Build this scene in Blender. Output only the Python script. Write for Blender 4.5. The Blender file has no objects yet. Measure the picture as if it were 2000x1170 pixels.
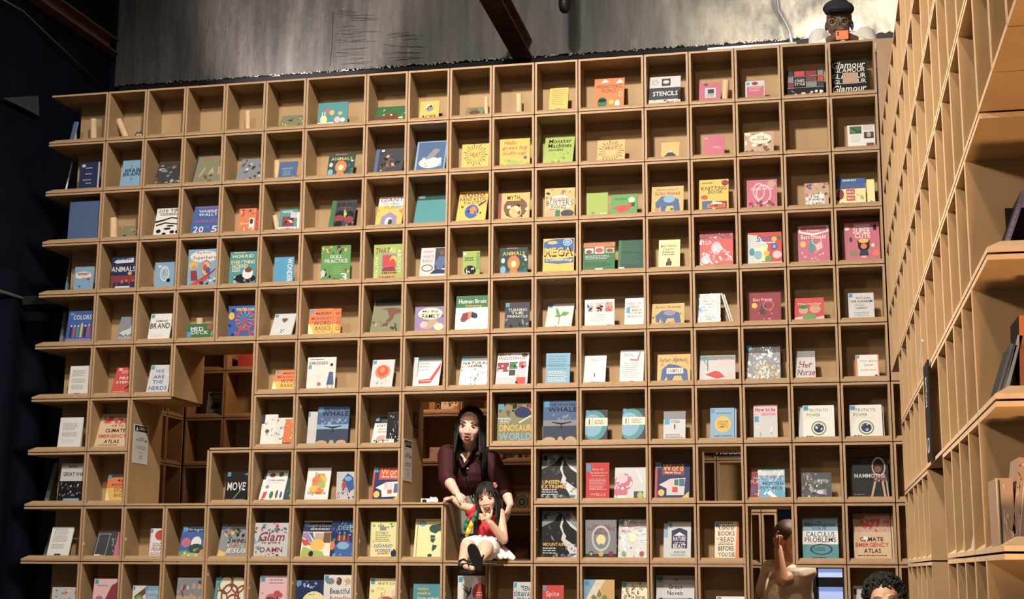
import bpy, bmesh, math, random
from mathutils import Vector, Matrix
PI=math.pi
sc=bpy.context.scene; COL=sc.collection
# ---------------- camera ----------------
H0=4.708; P=0.34
CX,CY,CZ=1.919,-8.2931,1.6001
F=2797.1; YAW,PITCH,ROLL=0.2120,0.1878,-0.0057
R_=Matrix.Rotation(YAW,3,'Z')@Matrix.Rotation(PITCH,3,'X')@Matrix.Rotation(ROLL,3,'Y')
cam=bpy.data.objects.new('camera',bpy.data.cameras.new('camera')); COL.objects.link(cam)
cam.data.sensor_width=36; cam.data.lens=F*36/2000; cam.data.clip_start=.05; cam.data.clip_end=60
M_=R_.to_4x4()@Matrix.Rotation(PI/2,4,'X'); M_.translation=(CX,CY,CZ); cam.matrix_world=M_
sc.camera=cam
def J(j): return H0-P*j
def ray(x,y): return R_@Vector(((x-1000)/F,1,-(y-585)/F))
def at(x,y,Y):           # photo pixel -> point on the vertical plane y=Y
    d=ray(x,y); t=(Y-CY)/d.y; return Vector((CX,CY,CZ))+d*t
def atX(x,y,X):
    d=ray(x,y); t=(X-CX)/d.x; return Vector((CX,CY,CZ))+d*t
def proj(p):
    d=R_.transposed()@(Vector(p)-Vector((CX,CY,CZ))); return 1000+F*d.x/d.y, 585-F*d.z/d.y
#ZOOM
# ---------------- light ----------------
sc.view_settings.view_transform='Standard'; sc.view_settings.look='None'
sc.view_settings.gamma=1; sc.view_settings.use_curve_mapping=False; sc.view_settings.exposure=0.08
w=bpy.data.worlds.new('world'); sc.world=w; w.use_nodes=True
w.node_tree.nodes['Background'].inputs[0].default_value=(1.0,.88,.74,1); w.node_tree.nodes['Background'].inputs[1].default_value=0.28
def area(loc,target,size,power,col,spread=PI,sy=None):
    l=bpy.data.lights.new('ceiling_spotlight','AREA'); l.size=size; l.energy=power; l.color=col; l.spread=spread
    if sy: l.shape='RECTANGLE'; l.size_y=sy
    o=bpy.data.objects.new('ceiling_spotlight',l); COL.objects.link(o); o.location=loc
    o.rotation_euler=(Vector(target)-Vector(loc)).to_track_quat('-Z','Y').to_euler(); return o
def spot(loc,target,power,col,ang=60,blend=.8,r=.05):
    l=bpy.data.lights.new('ceiling_spotlight','SPOT'); l.energy=power; l.color=col; l.spot_size=math.radians(ang); l.spot_blend=blend; l.shadow_soft_size=r
    o=bpy.data.objects.new('ceiling_spotlight',l); COL.objects.link(o); o.location=loc
    o.rotation_euler=(Vector(target)-Vector(loc)).to_track_quat('-Z','Y').to_euler(); return o
WARM=(1,.76,.54); WHT=(1,.90,.79)
area((0.4,-4.6,7.0),(.1,0,2.2),.30,205,WHT,spread=math.radians(94))
area((-2.0,-5.6,6.9),(-1.6,0,1.6),.30,42,WHT,spread=math.radians(90))
area((0.9,-7.2,6.4),(2.2,-3.5,2.6),.35,45,WARM,spread=math.radians(110))
area((-2.6,-6.0,4.6),(2.3,-3.7,3.0),.5,66,(1,.83,.68),spread=math.radians(58))  # added unseen side light, brightens the edges of the right bookcase
spot((2.25,-6.1,.5),(2.55,-5.1,2.7),240,(1,.60,.30),75,.9,.15)  # added unseen warm uplight near the floor for the shelf undersides
spot((-.30,1.17,3.1),(-.35,.45,2.3),9,(1,.32,.12),80,.8,.04)
# lamps standing on top of the shelf wall wash the concrete above
spot((2.35,1.05,4.95),(2.2,1.8,5.75),125,(1,.93,.80),120,.9,.05)
spot((1.65,1.05,4.95),(1.7,1.8,5.8),64,(1,.93,.80),120,.9,.05)
spot((.9,1.05,4.95),(.9,1.8,5.8),15,(1,.93,.82),120,.9,.05)
spot((-1.95,1.0,4.85),(-1.95,1.8,5.65),190,(1,.86,.80),84,.7,.05)
spot((-.5,.9,7.2),(-.4,1.8,5.8),10,(.95,.95,.88),110,.9,.06)  # unseen wash light put high above the shelf top
spot((.6,-2.6,6.9),(.5,1.2,6.3),60,(1,.85,.7),60,.9,.1)  # added unseen light from in front, lifts the steel beams
# unseen warm lights added in the passage behind the shelf wall
spot((-.75,.85,3.34),(-.35,1.2,2.0),30,(1,.60,.36),150,.6,.05)
spot((-1.6,.85,3.34),(-1.95,1.15,2.4),18,(1,.60,.34),150,.6,.05)
area((1.98,.72,2.30),(1.50,.85,1.5),.15,12,(1,.86,.72))  # added to brighten the person in beige
# ---------------- materials ----------------
MATS={}
def mat(name,col,rough=.6,spec=.5,bump=0,bscale=40,var=0,vscale=6,metal=0,emit=None,stretch=(1,1,1),coat=0):
    m=bpy.data.materials.new(name); m.use_nodes=True; nt=m.node_tree; b=nt.nodes['Principled BSDF']
    b.inputs['Base Color'].default_value=(*col,1); b.inputs['Roughness'].default_value=rough; b.inputs['Metallic'].default_value=metal
    b.inputs['Specular IOR Level'].default_value=spec; b.inputs['Coat Weight'].default_value=coat
    if emit: b.inputs['Emission Color'].default_value=(*emit[0],1); b.inputs['Emission Strength'].default_value=emit[1]
    if var or bump:
        g=nt.nodes.new('ShaderNodeNewGeometry'); mp=nt.nodes.new('ShaderNodeMapping'); mp.inputs['Scale'].default_value=stretch
        nt.links.new(g.outputs['Position'],mp.inputs[0])
    if var:
        n=nt.nodes.new('ShaderNodeTexNoise'); n.inputs['Scale'].default_value=vscale; n.inputs['Detail'].default_value=6
        nt.links.new(mp.outputs[0],n.inputs['Vector'])
        r=nt.nodes.new('ShaderNodeValToRGB'); r.color_ramp.elements[0].position=.3; r.color_ramp.elements[1].position=.7
        r.color_ramp.elements[0].color=(*[c*(1-var) for c in col],1); r.color_ramp.elements[1].color=(*[min(1,c*(1+var)) for c in col],1)
        nt.links.new(n.outputs['Fac'],r.inputs[0]); nt.links.new(r.outputs[0],b.inputs['Base Color'])
    if bump:
        n=nt.nodes.new('ShaderNodeTexNoise'); n.inputs['Scale'].default_value=bscale; n.inputs['Detail'].default_value=4
        nt.links.new(mp.outputs[0],n.inputs['Vector']); bp=nt.nodes.new('ShaderNodeBump'); bp.inputs['Strength'].default_value=bump; bp.inputs['Distance'].default_value=.01
        nt.links.new(n.outputs['Fac'],bp.inputs['Height']); nt.links.new(bp.outputs[0],b.inputs['Normal'])
    MATS[name]=m; return m
PANEL=mat('fibreboard_panel',(.325,.215,.108),.65,.3,bump=.03,bscale=90,var=.10,vscale=5)
EDGE_LIT=mat('pale_board_edge',(.60,.44,.29),.6,.35,bump=.08,bscale=120,var=.08,vscale=30)  # lighter copy of the board edge, strong light put into its colour
EDGE=mat('fibreboard_edge',(.36,.232,.132),.6,.35,bump=.08,bscale=120,var=.08,vscale=30)
LIPM=mat('fibreboard_lip',(.31,.208,.112),.65,.3,bump=.08,bscale=120,var=.08,vscale=30)
DARKW=mat('dark_wall',(.005,.008,.016),.85,.12,bump=.3,bscale=8,var=.4,vscale=3)
CURT=mat('black_curtain',(.003,.005,.014),.85,.15,bump=.1,bscale=20)
STEEL=mat('rusty_steel',(.20,.09,.055),.6,.5,bump=.4,bscale=25,var=.35,vscale=9)
BLACK=mat('black_metal',(.005,.005,.006),.6,.3)
GREYM=mat('grey_metal',(.22,.22,.23),.4,.5,metal=.6)
WHITEG=mat('white_gloss',(.8,.8,.82),.25,.6)
FLOORM=mat('floor_wood',(.20,.13,.08),.5,.4,bump=.05,bscale=30,var=.2,vscale=4)
CEILM=mat('ceiling_black',(.012,.012,.014),.9,.2)
CARD=mat('cardboard_tube',(.55,.40,.24),.75,.2,bump=.1,bscale=120,var=.1,vscale=20)
PAPERM=mat('paper',(.72,.69,.63),.7,.3)
# concrete with drips, streaks and lighter scuffed patches
def concrete():
    m=bpy.data.materials.new('stained_concrete'); m.use_nodes=True; nt=m.node_tree; b=nt.nodes['Principled BSDF']
    g=nt.nodes.new('ShaderNodeNewGeometry'); L=nt.links.new
    def noise(scale,st,det=6,rough=.6):
        mp=nt.nodes.new('ShaderNodeMapping'); mp.inputs['Scale'].default_value=st; L(g.outputs['Position'],mp.inputs[0])
        n=nt.nodes.new('ShaderNodeTexNoise'); n.inputs['Scale'].default_value=scale; n.inputs['Detail'].default_value=det; n.inputs['Roughness'].default_value=rough; L(mp.outputs[0],n.inputs['Vector']); return n
    def ramp(n,a,ca,bb,cb):
        r=nt.nodes.new('ShaderNodeValToRGB'); r.color_ramp.elements[0].position=a; r.color_ramp.elements[1].position=bb; r.color_ramp.elements[0].color=(*ca,1); r.color_ramp.elements[1].color=(*cb,1); L(n.outputs['Fac'],r.inputs[0]); return r
    def mix(t,f,a,bb):
        x=nt.nodes.new('ShaderNodeMix'); x.data_type='RGBA'; x.blend_type=t; 
        if isinstance(f,float): x.inputs[0].default_value=f
        else: L(f,x.inputs[0])
        L(a,x.inputs[6]); L(bb,x.inputs[7]); return x.outputs[2]
    base=ramp(noise(1.6,(1,1,.22)),.3,(.075,.075,.078),.7,(.17,.16,.145))
    st=ramp(noise(9,(1,1,.10)),.38,(.42,.43,.45),.66,(1,.98,.95))
    fine=ramp(noise(38,(1,1,.25),4,.7),.35,(.72,.72,.72),.65,(1,1,1))
    c=mix('MULTIPLY',.85,base.outputs[0],st.outputs[0]); c=mix('MULTIPLY',.8,c,fine.outputs[0])
    sp=ramp(noise(4.5,(1,1,.35),9,.78),.60,(0,0,0),.78,(.8,.8,.8)); lt=nt.nodes.new('ShaderNodeRGB'); lt.outputs[0].default_value=(.33,.30,.26,1)
    c=mix('MIX',sp.outputs[0],c,lt.outputs[0])
    # paler towards the right end: lamp light put into the concrete colour
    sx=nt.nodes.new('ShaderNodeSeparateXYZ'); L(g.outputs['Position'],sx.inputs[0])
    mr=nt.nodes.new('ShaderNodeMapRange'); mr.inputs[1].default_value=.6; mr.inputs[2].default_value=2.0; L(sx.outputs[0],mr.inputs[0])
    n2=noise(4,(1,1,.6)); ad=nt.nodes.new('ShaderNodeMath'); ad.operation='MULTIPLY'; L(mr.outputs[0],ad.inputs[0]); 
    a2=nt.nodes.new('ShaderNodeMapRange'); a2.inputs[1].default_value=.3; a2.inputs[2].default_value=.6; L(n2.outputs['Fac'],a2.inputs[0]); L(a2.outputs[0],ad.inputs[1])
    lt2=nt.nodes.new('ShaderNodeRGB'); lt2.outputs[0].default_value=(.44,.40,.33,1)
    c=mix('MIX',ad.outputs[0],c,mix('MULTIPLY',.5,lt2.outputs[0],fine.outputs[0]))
    L(c,b.inputs['Base Color']); b.inputs['Roughness'].default_value=.55; b.inputs['Specular IOR Level'].default_value=.45
    bp=nt.nodes.new('ShaderNodeBump'); bp.inputs['Strength'].default_value=.5; bp.inputs['Distance'].default_value=.02; L(noise(14,(1,1,.6),8,.7).outputs['Fac'],bp.inputs['Height']); L(bp.outputs[0],b.inputs['Normal'])
    return m
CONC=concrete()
# printed stock: colour of the ink comes from a face colour attribute
def printmat(name,rough,coat):
    m=bpy.data.materials.new(name); m.use_nodes=True; nt=m.node_tree; b=nt.nodes['Principled BSDF']
    a=nt.nodes.new('ShaderNodeAttribute'); a.attribute_name='ink'; nt.links.new(a.outputs['Color'],b.inputs['Base Color'])
    b.inputs['Specular IOR Level'].default_value=.25; b.inputs['Roughness'].default_value=rough; b.inputs['Coat Weight'].default_value=coat; b.inputs['Coat Roughness'].default_value=.12; return m
PRINT=printmat('printed_cover',.62,0); WRAP=printmat('wrapped_cover',.5,.35)
# crumpled shrink wrap relief
nt=WRAP.node_tree; n=nt.nodes.new('ShaderNodeTexNoise'); n.inputs['Scale'].default_value=16; n.inputs['Detail'].default_value=3; g=nt.nodes.new('ShaderNodeNewGeometry'); nt.links.new(g.outputs['Position'],n.inputs['Vector'])
bp=nt.nodes.new('ShaderNodeBump'); bp.inputs['Strength'].default_value=.8; bp.inputs['Distance'].default_value=.01; nt.links.new(n.outputs['Fac'],bp.inputs['Height']); nt.links.new(bp.outputs[0],nt.nodes['Principled BSDF'].inputs['Coat Normal'])
# ---------------- helpers ----------------
def link(name,me,parent=None):
    o=bpy.data.objects.new(name,me); COL.objects.link(o)
    if parent: o.parent=parent
    return o
def tag(o,label,cat=None,group=None):
    o['label']=label
    if cat: o['category']=cat
    if group: o['group']=group
    return o
def thing(name,label,cat,loc=(0,0,0),group=None,rz=0):
    o=link(name,None); o.location=loc; o.rotation_euler=(0,0,rz); return tag(o,label,cat,group)
def mesh(name,verts,faces,mats,idx=None,smooth=False):
    me=bpy.data.meshes.new(name); me.from_pydata([tuple(v) for v in verts],[],faces)
    for m in (mats if isinstance(mats,(list,tuple)) else [mats]): me.materials.append(m)
    if idx: me.polygons.foreach_set('material_index',idx)
    if smooth: me.polygons.foreach_set('use_smooth',[True]*len(me.polygons))
    me.update(); return me
class MB:
    def __init__(s): s.v=[];s.f=[];s.m=[]
    def add(s,v,f,mi=0):
        o=len(s.v); s.v+=[tuple(x) for x in v]; s.f+=[tuple(i+o for i in q) for q in f]; s.m+=[mi]*len(f)
    def box(s,a,b,mi=0):
        x0,y0,z0=a;x1,y1,z1=b
        s.add([(x0,y0,z0),(x1,y0,z0),(x1,y1,z0),(x0,y1,z0),(x0,y0,z1),(x1,y0,z1),(x1,y1,z1),(x0,y1,z1)],[(0,3,2,1),(4,5,6,7),(0,1,5,4),(1,2,6,5),(2,3,7,6),(3,0,4,7)],mi)
    def tube(s,pts,rad,n=10,mi=0,caps=True):
        pts=[Vector(p) for p in pts]; rad=rad if isinstance(rad,(list,tuple)) else [rad]*len(pts); o=len(s.v); up=None
        for i,p in enumerate(pts):
            d=(pts[min(i+1,len(pts)-1)]-pts[max(i-1,0)]).normalized()
            if up is None: up=Vector((0,0,1)) if abs(d.z)<.9 else Vector((1,0,0))
            a=d.cross(up).normalized(); c=a.cross(d).normalized(); up=c
            for k in range(n):
                t=2*PI*k/n; s.v.append(tuple(p+(a*math.cos(t)+c*math.sin(t))*rad[i]))
        for i in range(len(pts)-1):
            for k in range(n):
                q=o+i*n+k; r=o+i*n+(k+1)%n; s.f.append((q,r,r+n,q+n)); s.m.append(mi)
        if caps:
            s.f.append(tuple(o+k for k in range(n))[::-1]); s.m.append(mi); e=o+(len(pts)-1)*n
            s.f.append(tuple(e+k for k in range(n))); s.m.append(mi)
    def ell(s,c,r,n=14,m=9,rot=None,mi=0):
        c=Vector(c); o=len(s.v); rot=rot or Matrix.Identity(3)
        for i in range(1,m):
            th=PI*i/m
            for k in range(n):
                ph=2*PI*k/n; s.v.append(tuple(c+rot@Vector((r[0]*math.sin(th)*math.cos(ph),r[1]*math.sin(th)*math.sin(ph),r[2]*math.cos(th)))))
        t=len(s.v); s.v+=[tuple(c+rot@Vector((0,0,r[2]))),tuple(c+rot@Vector((0,0,-r[2])))]
        for i in range(m-2):
            for k in range(n):
                a=o+i*n+k;b=o+i*n+(k+1)%n; s.f.append((a,a+n,b+n,b)); s.m.append(mi)
        for k in range(n):
            s.f.append((t,o+k,o+(k+1)%n)); s.m.append(mi); e=o+(m-2)*n; s.f.append((t+1,e+(k+1)%n,e+k)); s.m.append(mi)
    def build(s,name,mats,parent=None,smooth=False):
        return link(name,mesh(name,s.v,s.f,mats,s.m,smooth),parent)
def struct(o): o['kind']='structure'; return o
# ---------------- room ----------------
b=MB(); b.box((-3.7,-11,-.1),(4.6,1.95,0)); struct(b.build('floor',FLOORM))
b=MB(); b.box((-3.7,-11,8.2),(4.6,1.95,8.3)); struct(b.build('ceiling',CEILM))
b=MB(); b.box((-3.70,-11,0),(-3.62,1.95,8.2)); struct(b.build('wall_left',DARKW))
b=MB(); b.box((4.5,-11,0),(4.6,1.95,8.2)); struct(b.build('wall_right',PANEL))
b=MB(); b.box((-3.62,1.86,0),(4.5,1.95,8.2)); struct(b.build('wall_back',DARKW))
# upper concrete wall: ragged broken lower edge
random.seed(4)
ZC=H0+.712; v=[];f=[]; N=520; x0,x1=-3.54,3.6
for i in range(N+1):
    x=x0+(x1-x0)*i/N; zz=ZC+random.uniform(-.004,.012)+(.012*random.random()**4)
    v+=[(x,1.80,zz),(x,1.80,zz+.05),(x,1.80,8.2),(x,1.858,zz+.006)]
for i in range(N):
    a=4*i; f+=[(a,a+4,a+5,a+1),(a+1,a+5,a+6,a+2),(a+3,a+7,a+4,a)]
f+=[(0,1,2,3)]
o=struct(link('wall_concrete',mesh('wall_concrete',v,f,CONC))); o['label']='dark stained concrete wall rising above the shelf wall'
CR=mat('bare_concrete_crumbs',(.42,.37,.31),.8,.2)
b=MB()
for i in range(380):
    x=random.uniform(-3.2,2.6); 
    if not (-2.35<x<.1 or 1.0<x<2.5) and random.random()<.7: continue
    if random.random()<.25 and x<1: continue
    b.ell((x,1.797,ZC+random.uniform(-.006,.012)),(random.uniform(.002,.010),.004,random.uniform(.002,.006)),6,4)
q=b.build('chipped_edge',CR,o); q['kind']='stuff'
b=MB()   # shuttering cracks in the concrete left of the middle beam
CK=mat('crack_shadow',(.04,.038,.035),.9,.1)
for k in range(46):
    gx=random.random()<.62
    y0=random.uniform(22,128) if gx else random.uniform(62,125)
    xa=random.uniform(652,690) if gx else random.uniform(745,790); xb=xa+random.uniform(22,62)
    pts=[];n_=6; dy=random.uniform(-6,2)
    for i in range(n_): pts.append(at(xa+(xb-xa)*i/(n_-1),y0+dy*i/(n_-1)+random.uniform(-.6,.6),1.799))
    b.tube(pts,[.0008]+[random.uniform(.0012,.0026)]*(n_-2)+[.0008],5)
b.tube([at(650,24,1.797),at(649,60,1.797),at(648,92,1.797),at(644,130,1.797)],.0025,5)
q=b.build('crack_lines',CK,o); q['kind']='stuff'
b=MB(); b.box((-3.5,1.81,ZC-.26),(3.6,1.855,ZC+.0)); struct(b.build('trim_1',CEILM))  # black sheet standing in for the dark gap under the concrete
# passage floors and upper landing behind the shelf wall
b=MB(); b.box((-3.4,.45,.80),(.85,1.24,.86)); struct(b.build('trim_2',FLOORM))
b=MB(); b.box((.85,.45,.22),(2.6,1.24,.28)); struct(b.build('trim_3',FLOORM))
b=MB(); b.box((-3.4,.45,3.38),(2.7,1.79,3.44)); struct(b.build('trim_4',CEILM))
# curtain on the left: pleated black cloth
v=[];f=[]; n=160; zt=at(0,572,-3.0); 
for i in range(n+1):
    y=-8+9.6*i/n; dx=.035*math.sin(i*.9)+.02*math.sin(i*.37)
    v+=[(-3.52+dx,y,0),(-3.50+dx*.6,y,3.62)]
for i in range(n): a=2*i; f.append((a,a+2,a+3,a+1))
cu=link('curtain',mesh('curtain',v,f,CURT,smooth=True)); tag(cu,'pleated black curtain hanging at the far left beside the shelves','curtain')
def seg(name,pts,r,m,label,cat,n=8):
    b=MB(); b.tube(pts,r,n); return tag(b.build(name,m,smooth=True),label,cat)
seg('curtain_rail',[atX(-60,550,-3.47),atX(60,588,-3.47),atX(127,615,-3.47)],.012,GREYM,'thin grey rail along the top of the black curtain','rail')
seg('ceiling_cable',[atX(-10,-10,-3.58),atX(45,22,-3.58),atX(100,75,-3.58),atX(197,166,-3.58)],.008,GREYM,'thin grey cable crossing the dark upper left corner','cable',6)
b=MB(); A=[atX(0,192,-3.60),atX(70,187,-3.60),atX(72,227,-3.60),atX(40,210,-3.60)]
D2=[a+Vector((.02,0,0)) for a in A]
b.add(A+D2,[(4,5,6,7),(0,3,2,1),(0,1,5,4),(1,2,6,5),(2,3,7,6),(3,0,4,7)]); tag(b.build('wall_patch',mat('grey_plaster',(.07,.08,.10),.8,.3,var=.3,vscale=12)),'small grey triangular plaster patch on the dark left wall','patch')
def steel_beam(pa,pb,w,h,label):
    # pa far end at the concrete wall, pb nearer; I section
    d=(pb-pa); s=Vector((w/2,0,0)); u=Vector((0,0,h/2)); t=.012
    b=MB()
    def pr(dx0,dx1,dz0,dz1):
        q=[pa+Vector((dx,0,dz)) for dx,dz in ((dx0,dz0),(dx1,dz0),(dx1,dz1),(dx0,dz1))]+[pb+Vector((dx,0,dz)) for dx,dz in ((dx0,dz0),(dx1,dz0),(dx1,dz1),(dx0,dz1))]
        b.add(q,[(0,3,2,1),(4,5,6,7),(0,1,5,4),(1,2,6,5),(2,3,7,6),(3,0,4,7)])
    th=thing('steel_beam',label,'beam',pa)
    for nm,a in (('bottom_flange',(-w/2,w/2,-h/2,-h/2+t)),('top_flange',(-w/2,w/2,h/2-t,h/2)),('web',(-t/2,t/2,-h/2+t,h/2-t))):
        b=MB(); pr(*a); b.v=[tuple(Vector(q)-pa) for q in b.v]; b.build(nm,STEEL,th)
def along(px1,py1,px2,py2,far=1.79,ext=1.6):
    A=at(px1,py1,far); lo,hi=-7.5,far
    for _ in range(50):
        mid=(lo+hi)/2
        if (at(px2,py2,mid).x-A.x)*(1 if at(px2,py2,lo).x>A.x else -1)>0: lo=mid
        else: hi=mid
    B=at(px2,py2,lo); return A,A+(B-A)*ext
A,B=along(213,92,92,8); steel_beam(A,B,.16,.12,'rusty brown steel beam running back over the dark left corner')
A,B=along(1020,95,968,0); steel_beam(A,B,.15,.14,'rusty brown steel beam ending above the middle of the shelves')
c=at(1103,0,1.3); th=thing('pendant_speaker','black rounded speaker hanging in front of the concrete wall','speaker',c)
b=MB(); pr=[(.040,.35),(.045,.25),(.045,.06),(.045,-.04),(.038,-.075),(.022,-.095),(.004,-.10)]
vv=[];ff=[]
for r,z in pr: vv+=[(r*math.cos(2*PI*k/20),r*math.sin(2*PI*k/20),z) for k in range(20)]
for i in range(len(pr)-1):
    for k in range(20): a=i*20+k;bb=i*20+(k+1)%20; ff.append((a,a+20,bb+20,bb))
b.add(vv,ff); b.build('housing',BLACK,th,True)
b=MB(); b.tube([(0,0,.35),(0,0,3.0)],.008,8); b.build('cord',BLACK,th)
b=MB(); b.ell((0,-.045,-.03),(.006,.004,.003),8,5); b.build('indicator',WHITEG,th)
seg('wall_conduit',[at(1510,-60,1.76),at(1518,0,1.76),at(1521,22,1.76),at(1533,42,1.76),at(1541,58,1.76),at(1546,84,1.76)],.012,GREYM,'grey bent conduit running down the pale concrete beside the man','conduit')
seg('light_tube',[Vector((at(q,90,.02).x,.016,H0+.0095)) for q in (1382,1462,1556)],.010,WHITEG,'slim white tube lying on top of the shelf wall','tube')
# ---------------- shelf boxes ----------------
V=[-3.016,-2.604,-2.327,-2.051,-1.774,-1.498,-1.223,-.818,-.545,-.273,0,.269,.541,.946,1.218,1.492,1.765,2.043,2.320,2.594]
T=.0125; G=.0055; DEP=.2
def box_mesh(w,h,dep=DEP,t=T,back=True,edge=None):
    o=[(0,0),(w,0),(w,h),(0,h)]; i_=[(t,t),(w-t,t),(w-t,h-t),(t,h-t)]; D=dep+t if back else dep
    v=[(x,0,z) for x,z in o]+[(x,0,z) for x,z in i_]+[(x,D,z) for x,z in o]+[(x,dep if back else D,z) for x,z in i_]
    f=[];m=[]
    for k in range(4):
        n=(k+1)%4
        f.append((k,n,n+4,k+4)); m.append(1)
        f.append((k+4,n+4,n+12,k+12)); m.append(0)
        f.append((n,k,k+8,n+8)); m.append(0)
    if back: f+=[(12,13,14,15),(11,10,9,8)]; m+=[0,0]
    else:
        for k in range(4): n=(k+1)%4; f.append((k+12,n+12,n+8,k+8)); m.append(1)
    return mesh('shelf_box',v,f,[PANEL,edge or EDGE],m)
LH,LD=.021,.036
def lip_mesh(x0,x1,z,mit=False,y0=.001):
    s=LD if mit else 0
    v=[(x0,y0,z),(x1,y0,z),(x0,y0+LD+.006,z),(x1,y0+LD+.006,z),(x0+s,y0+LD-.004,z+LH),(x1,y0+LD-.004,z+LH),(x0+s,y0+LD+.006,z+LH),(x1,y0+LD+.006,z+LH)]
    return mesh('shelf_lip',v,[(0,1,5,4),(4,5,7,6),(6,7,3,2),(0,2,3,1),(0,4,6,2),(1,3,7,5)],LIPM)
BC={};LC={}
def shelf_box(parent,x,z,w,h,edge=None,loc=None,rz=0,lip=True):
    k=(round(w,4),round(h,4),edge is None)
    if k not in BC:
        BC[k]=box_mesh(k[0],k[1],edge=edge); LC[k]=lip_mesh(T,w-T,T)
        if edge: LC[k].materials[0]=edge
    o=link('shelf_box',BC[k],parent); o.location=loc or (x,0,z); o.rotation_euler=(0,0,rz)
    if lip: link('shelf_lip',LC[k],o)
    return o
def board(parent,name,a,b_,mi=None):
    m=MB(); m.box(a,b_); o=m.build(name,[PANEL,EDGE],parent)
    for p in o.data.polygons:
        if abs(p.normal.y)>.9: p.material_index=1
    return o
wall=thing('bookcase','tall wall of wooden cube shelves filled with face-out books','bookcase',(0,0,0))
OPEN={5:(3,4),6:(2,3,4,8,9),7:(2,3,8,9,10,14),8:(9,10,15),9:(15,16),10:(15,16),11:(15,16),12:(15,16)}
# end column on the left: boards overhang past the back panel
tipw=V[1]-V[0]-G
def tip_mesh(w,h,bx,dep=DEP,full=.44,t=T):
    b=MB(); b.box((0,0,0),(w,full,t)); b.box((0,0,h-t),(w,full,h)); b.box((w-t,0,t),(w,full,h-t)); b.box((bx,dep,t),(w-t,dep+t,h-t))
    me=mesh('shelf_box',b.v,b.f,[PANEL,EDGE],b.m)
    for p in me.polygons:
        if p.normal.y<-.9 and abs(p.center.y)<.01: p.material_index=1
        if p.normal.x<-.9 and (p.center.z<t or p.center.z>h-t): p.material_index=1
    return me
TIP=tip_mesh(tipw,P-G,.108); TLIP=lip_mesh(.0,tipw-T,T,True); TSIDE=None
for j in range(0,13):
    z=J(j+1)+G/2
    o=link('shelf_box',TIP,wall); o.location=(V[0]+G/2,0,z); link('shelf_lip',TLIP,o)
    for i in range(1,19):
        if i in OPEN.get(j,()): continue
        if i==18 and j<6: continue
        shelf_box(wall,V[i]+G/2,z,V[i+1]-V[i]-G,P-G)
board(wall,'plinth',(V[0],.03,0),(V[19],.2,J(13)))
board(wall,'filler_panel',(V[18]+G,.004,J(6)+.004),(V[19]+.15,.02,J(0)-.002))
# deep linings of the see-through openings, following each outline
def lining(cells):
    cs=set(cells)
    y0,y1=.0,.44
    for (i,j) in sorted(cs):
        xa,xb=V[i]+G/2,V[i+1]-G/2; za,zb=J(j+1)+G/2,J(j)-G/2
        L_=(i-1,j) not in cs; R2=(i+1,j) not in cs; U=(i,j-1) not in cs; Dn=(i,j+1) not in cs
        ea=0 if L_ else -G/2; eb=0 if R2 else G/2
        if L_: board(wall,'passage_board',(xa,y0,za-(0 if Dn else G/2)),(xa+T,y1,zb+(0 if U else G/2)))
        if R2: board(wall,'passage_board',(xb-T,y0,za-(0 if Dn else G/2)),(xb,y1,zb+(0 if U else G/2)))
        if U: board(wall,'passage_board',(xa+ea+(T if L_ else 0),y0,zb-T),(xb+eb-(T if R2 else 0),y1,zb)); board(wall,'spacer',(xa+ea,.02,zb),(xb+eb,.2,zb+G-.0003))
        if Dn: board(wall,'passage_board',(xa+ea+(T if L_ else 0),y0,za),(xb+eb-(T if R2 else 0),y1,za+T))
lining([(3,5),(4,5),(2,6),(3,6),(4,6),(2,7),(3,7)])
lining([(8,6),(9,6),(8,7),(9,7),(10,7),(9,8),(10,8)])
lining([(14,7)])
lining([(15,8),(15,9),(16,9),(15,10),(16,10),(15,11),(16,11),(15,12),(16,12)])
# corner posts of the L-shaped openings (a box corner that juts in)
# second bookcase behind the passage
YB=1.25
xs=at(362,800,YB).x
rear=thing('bookcase','darker cube shelves behind the passage, seen through the openings','bookcase',(0,YB,0))
kn=[at(q,800,YB).x for q in (362,437,898,976,1397,1481)]
def fill(a,b): n=max(1,round((b-a)/.272)); return [a+(b-a)*k/n for k in range(n)]
xr=[]
for a_,b_ in zip(kn,kn[1:]): xr+=fill(a_,b_)
xr+=[kn[-1],kn[-1]+.1]
for i in range(len(xr)-1):
    for j in range(4,12):
        shelf_box(rear,xr[i]+G/2,J(j+1)+G/2,xr[i+1]-xr[i]-G,P-G)
side=thing('bookcase','small cube shelves closing the left end of the passage','bookcase',(xs-.004,0,0))
for k in range(3):
    for j in range(5,9): shelf_box(side,0,0,.262,P-G,loc=(0,YB-.012-.27*k-.262,J(j+1)+G/2),rz=PI/2)
# ---------------- right-hand bookcase, running towards the camera ----------------
XR=2.312
rw=thing('bookcase','wooden cube shelf wall on the right running towards the camera','bookcase',(XR,0,0))
FU=[-.36,-.64,-.92,-1.20,-1.48,-1.757,-2.04,-2.36,-2.67,-2.98,-3.385,-3.71,-3.984,-4.257,-4.53]
FN=[-4.53,-4.89,-5.18,-5.45,-5.74]
FL=[-1.08,-1.35,-1.757,-2.04,-2.36,-2.67,-2.98,-3.385,-3.71,-3.984,-4.257,-4.53]
def rcell(y0,y1,j): shelf_box(rw,0,0,y0-y1-G,P-G,loc=(0,y0-G/2,J(j+1)+G/2),rz=-PI/2,edge=EDGE_LIT)
for j in range(2,6):
    L=FU+FN[1:]
    for a,b2 in zip(L,L[1:]): rcell(a,b2,j)
for j in range(6,13):
    for a,b2 in zip(FL,FL[1:]):
        if j>=8 and a<=-2.66 and b2>=-3.39: continue
        rcell(a,b2,j)
RT=tip_mesh(.38-G,P-G,0); 
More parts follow.
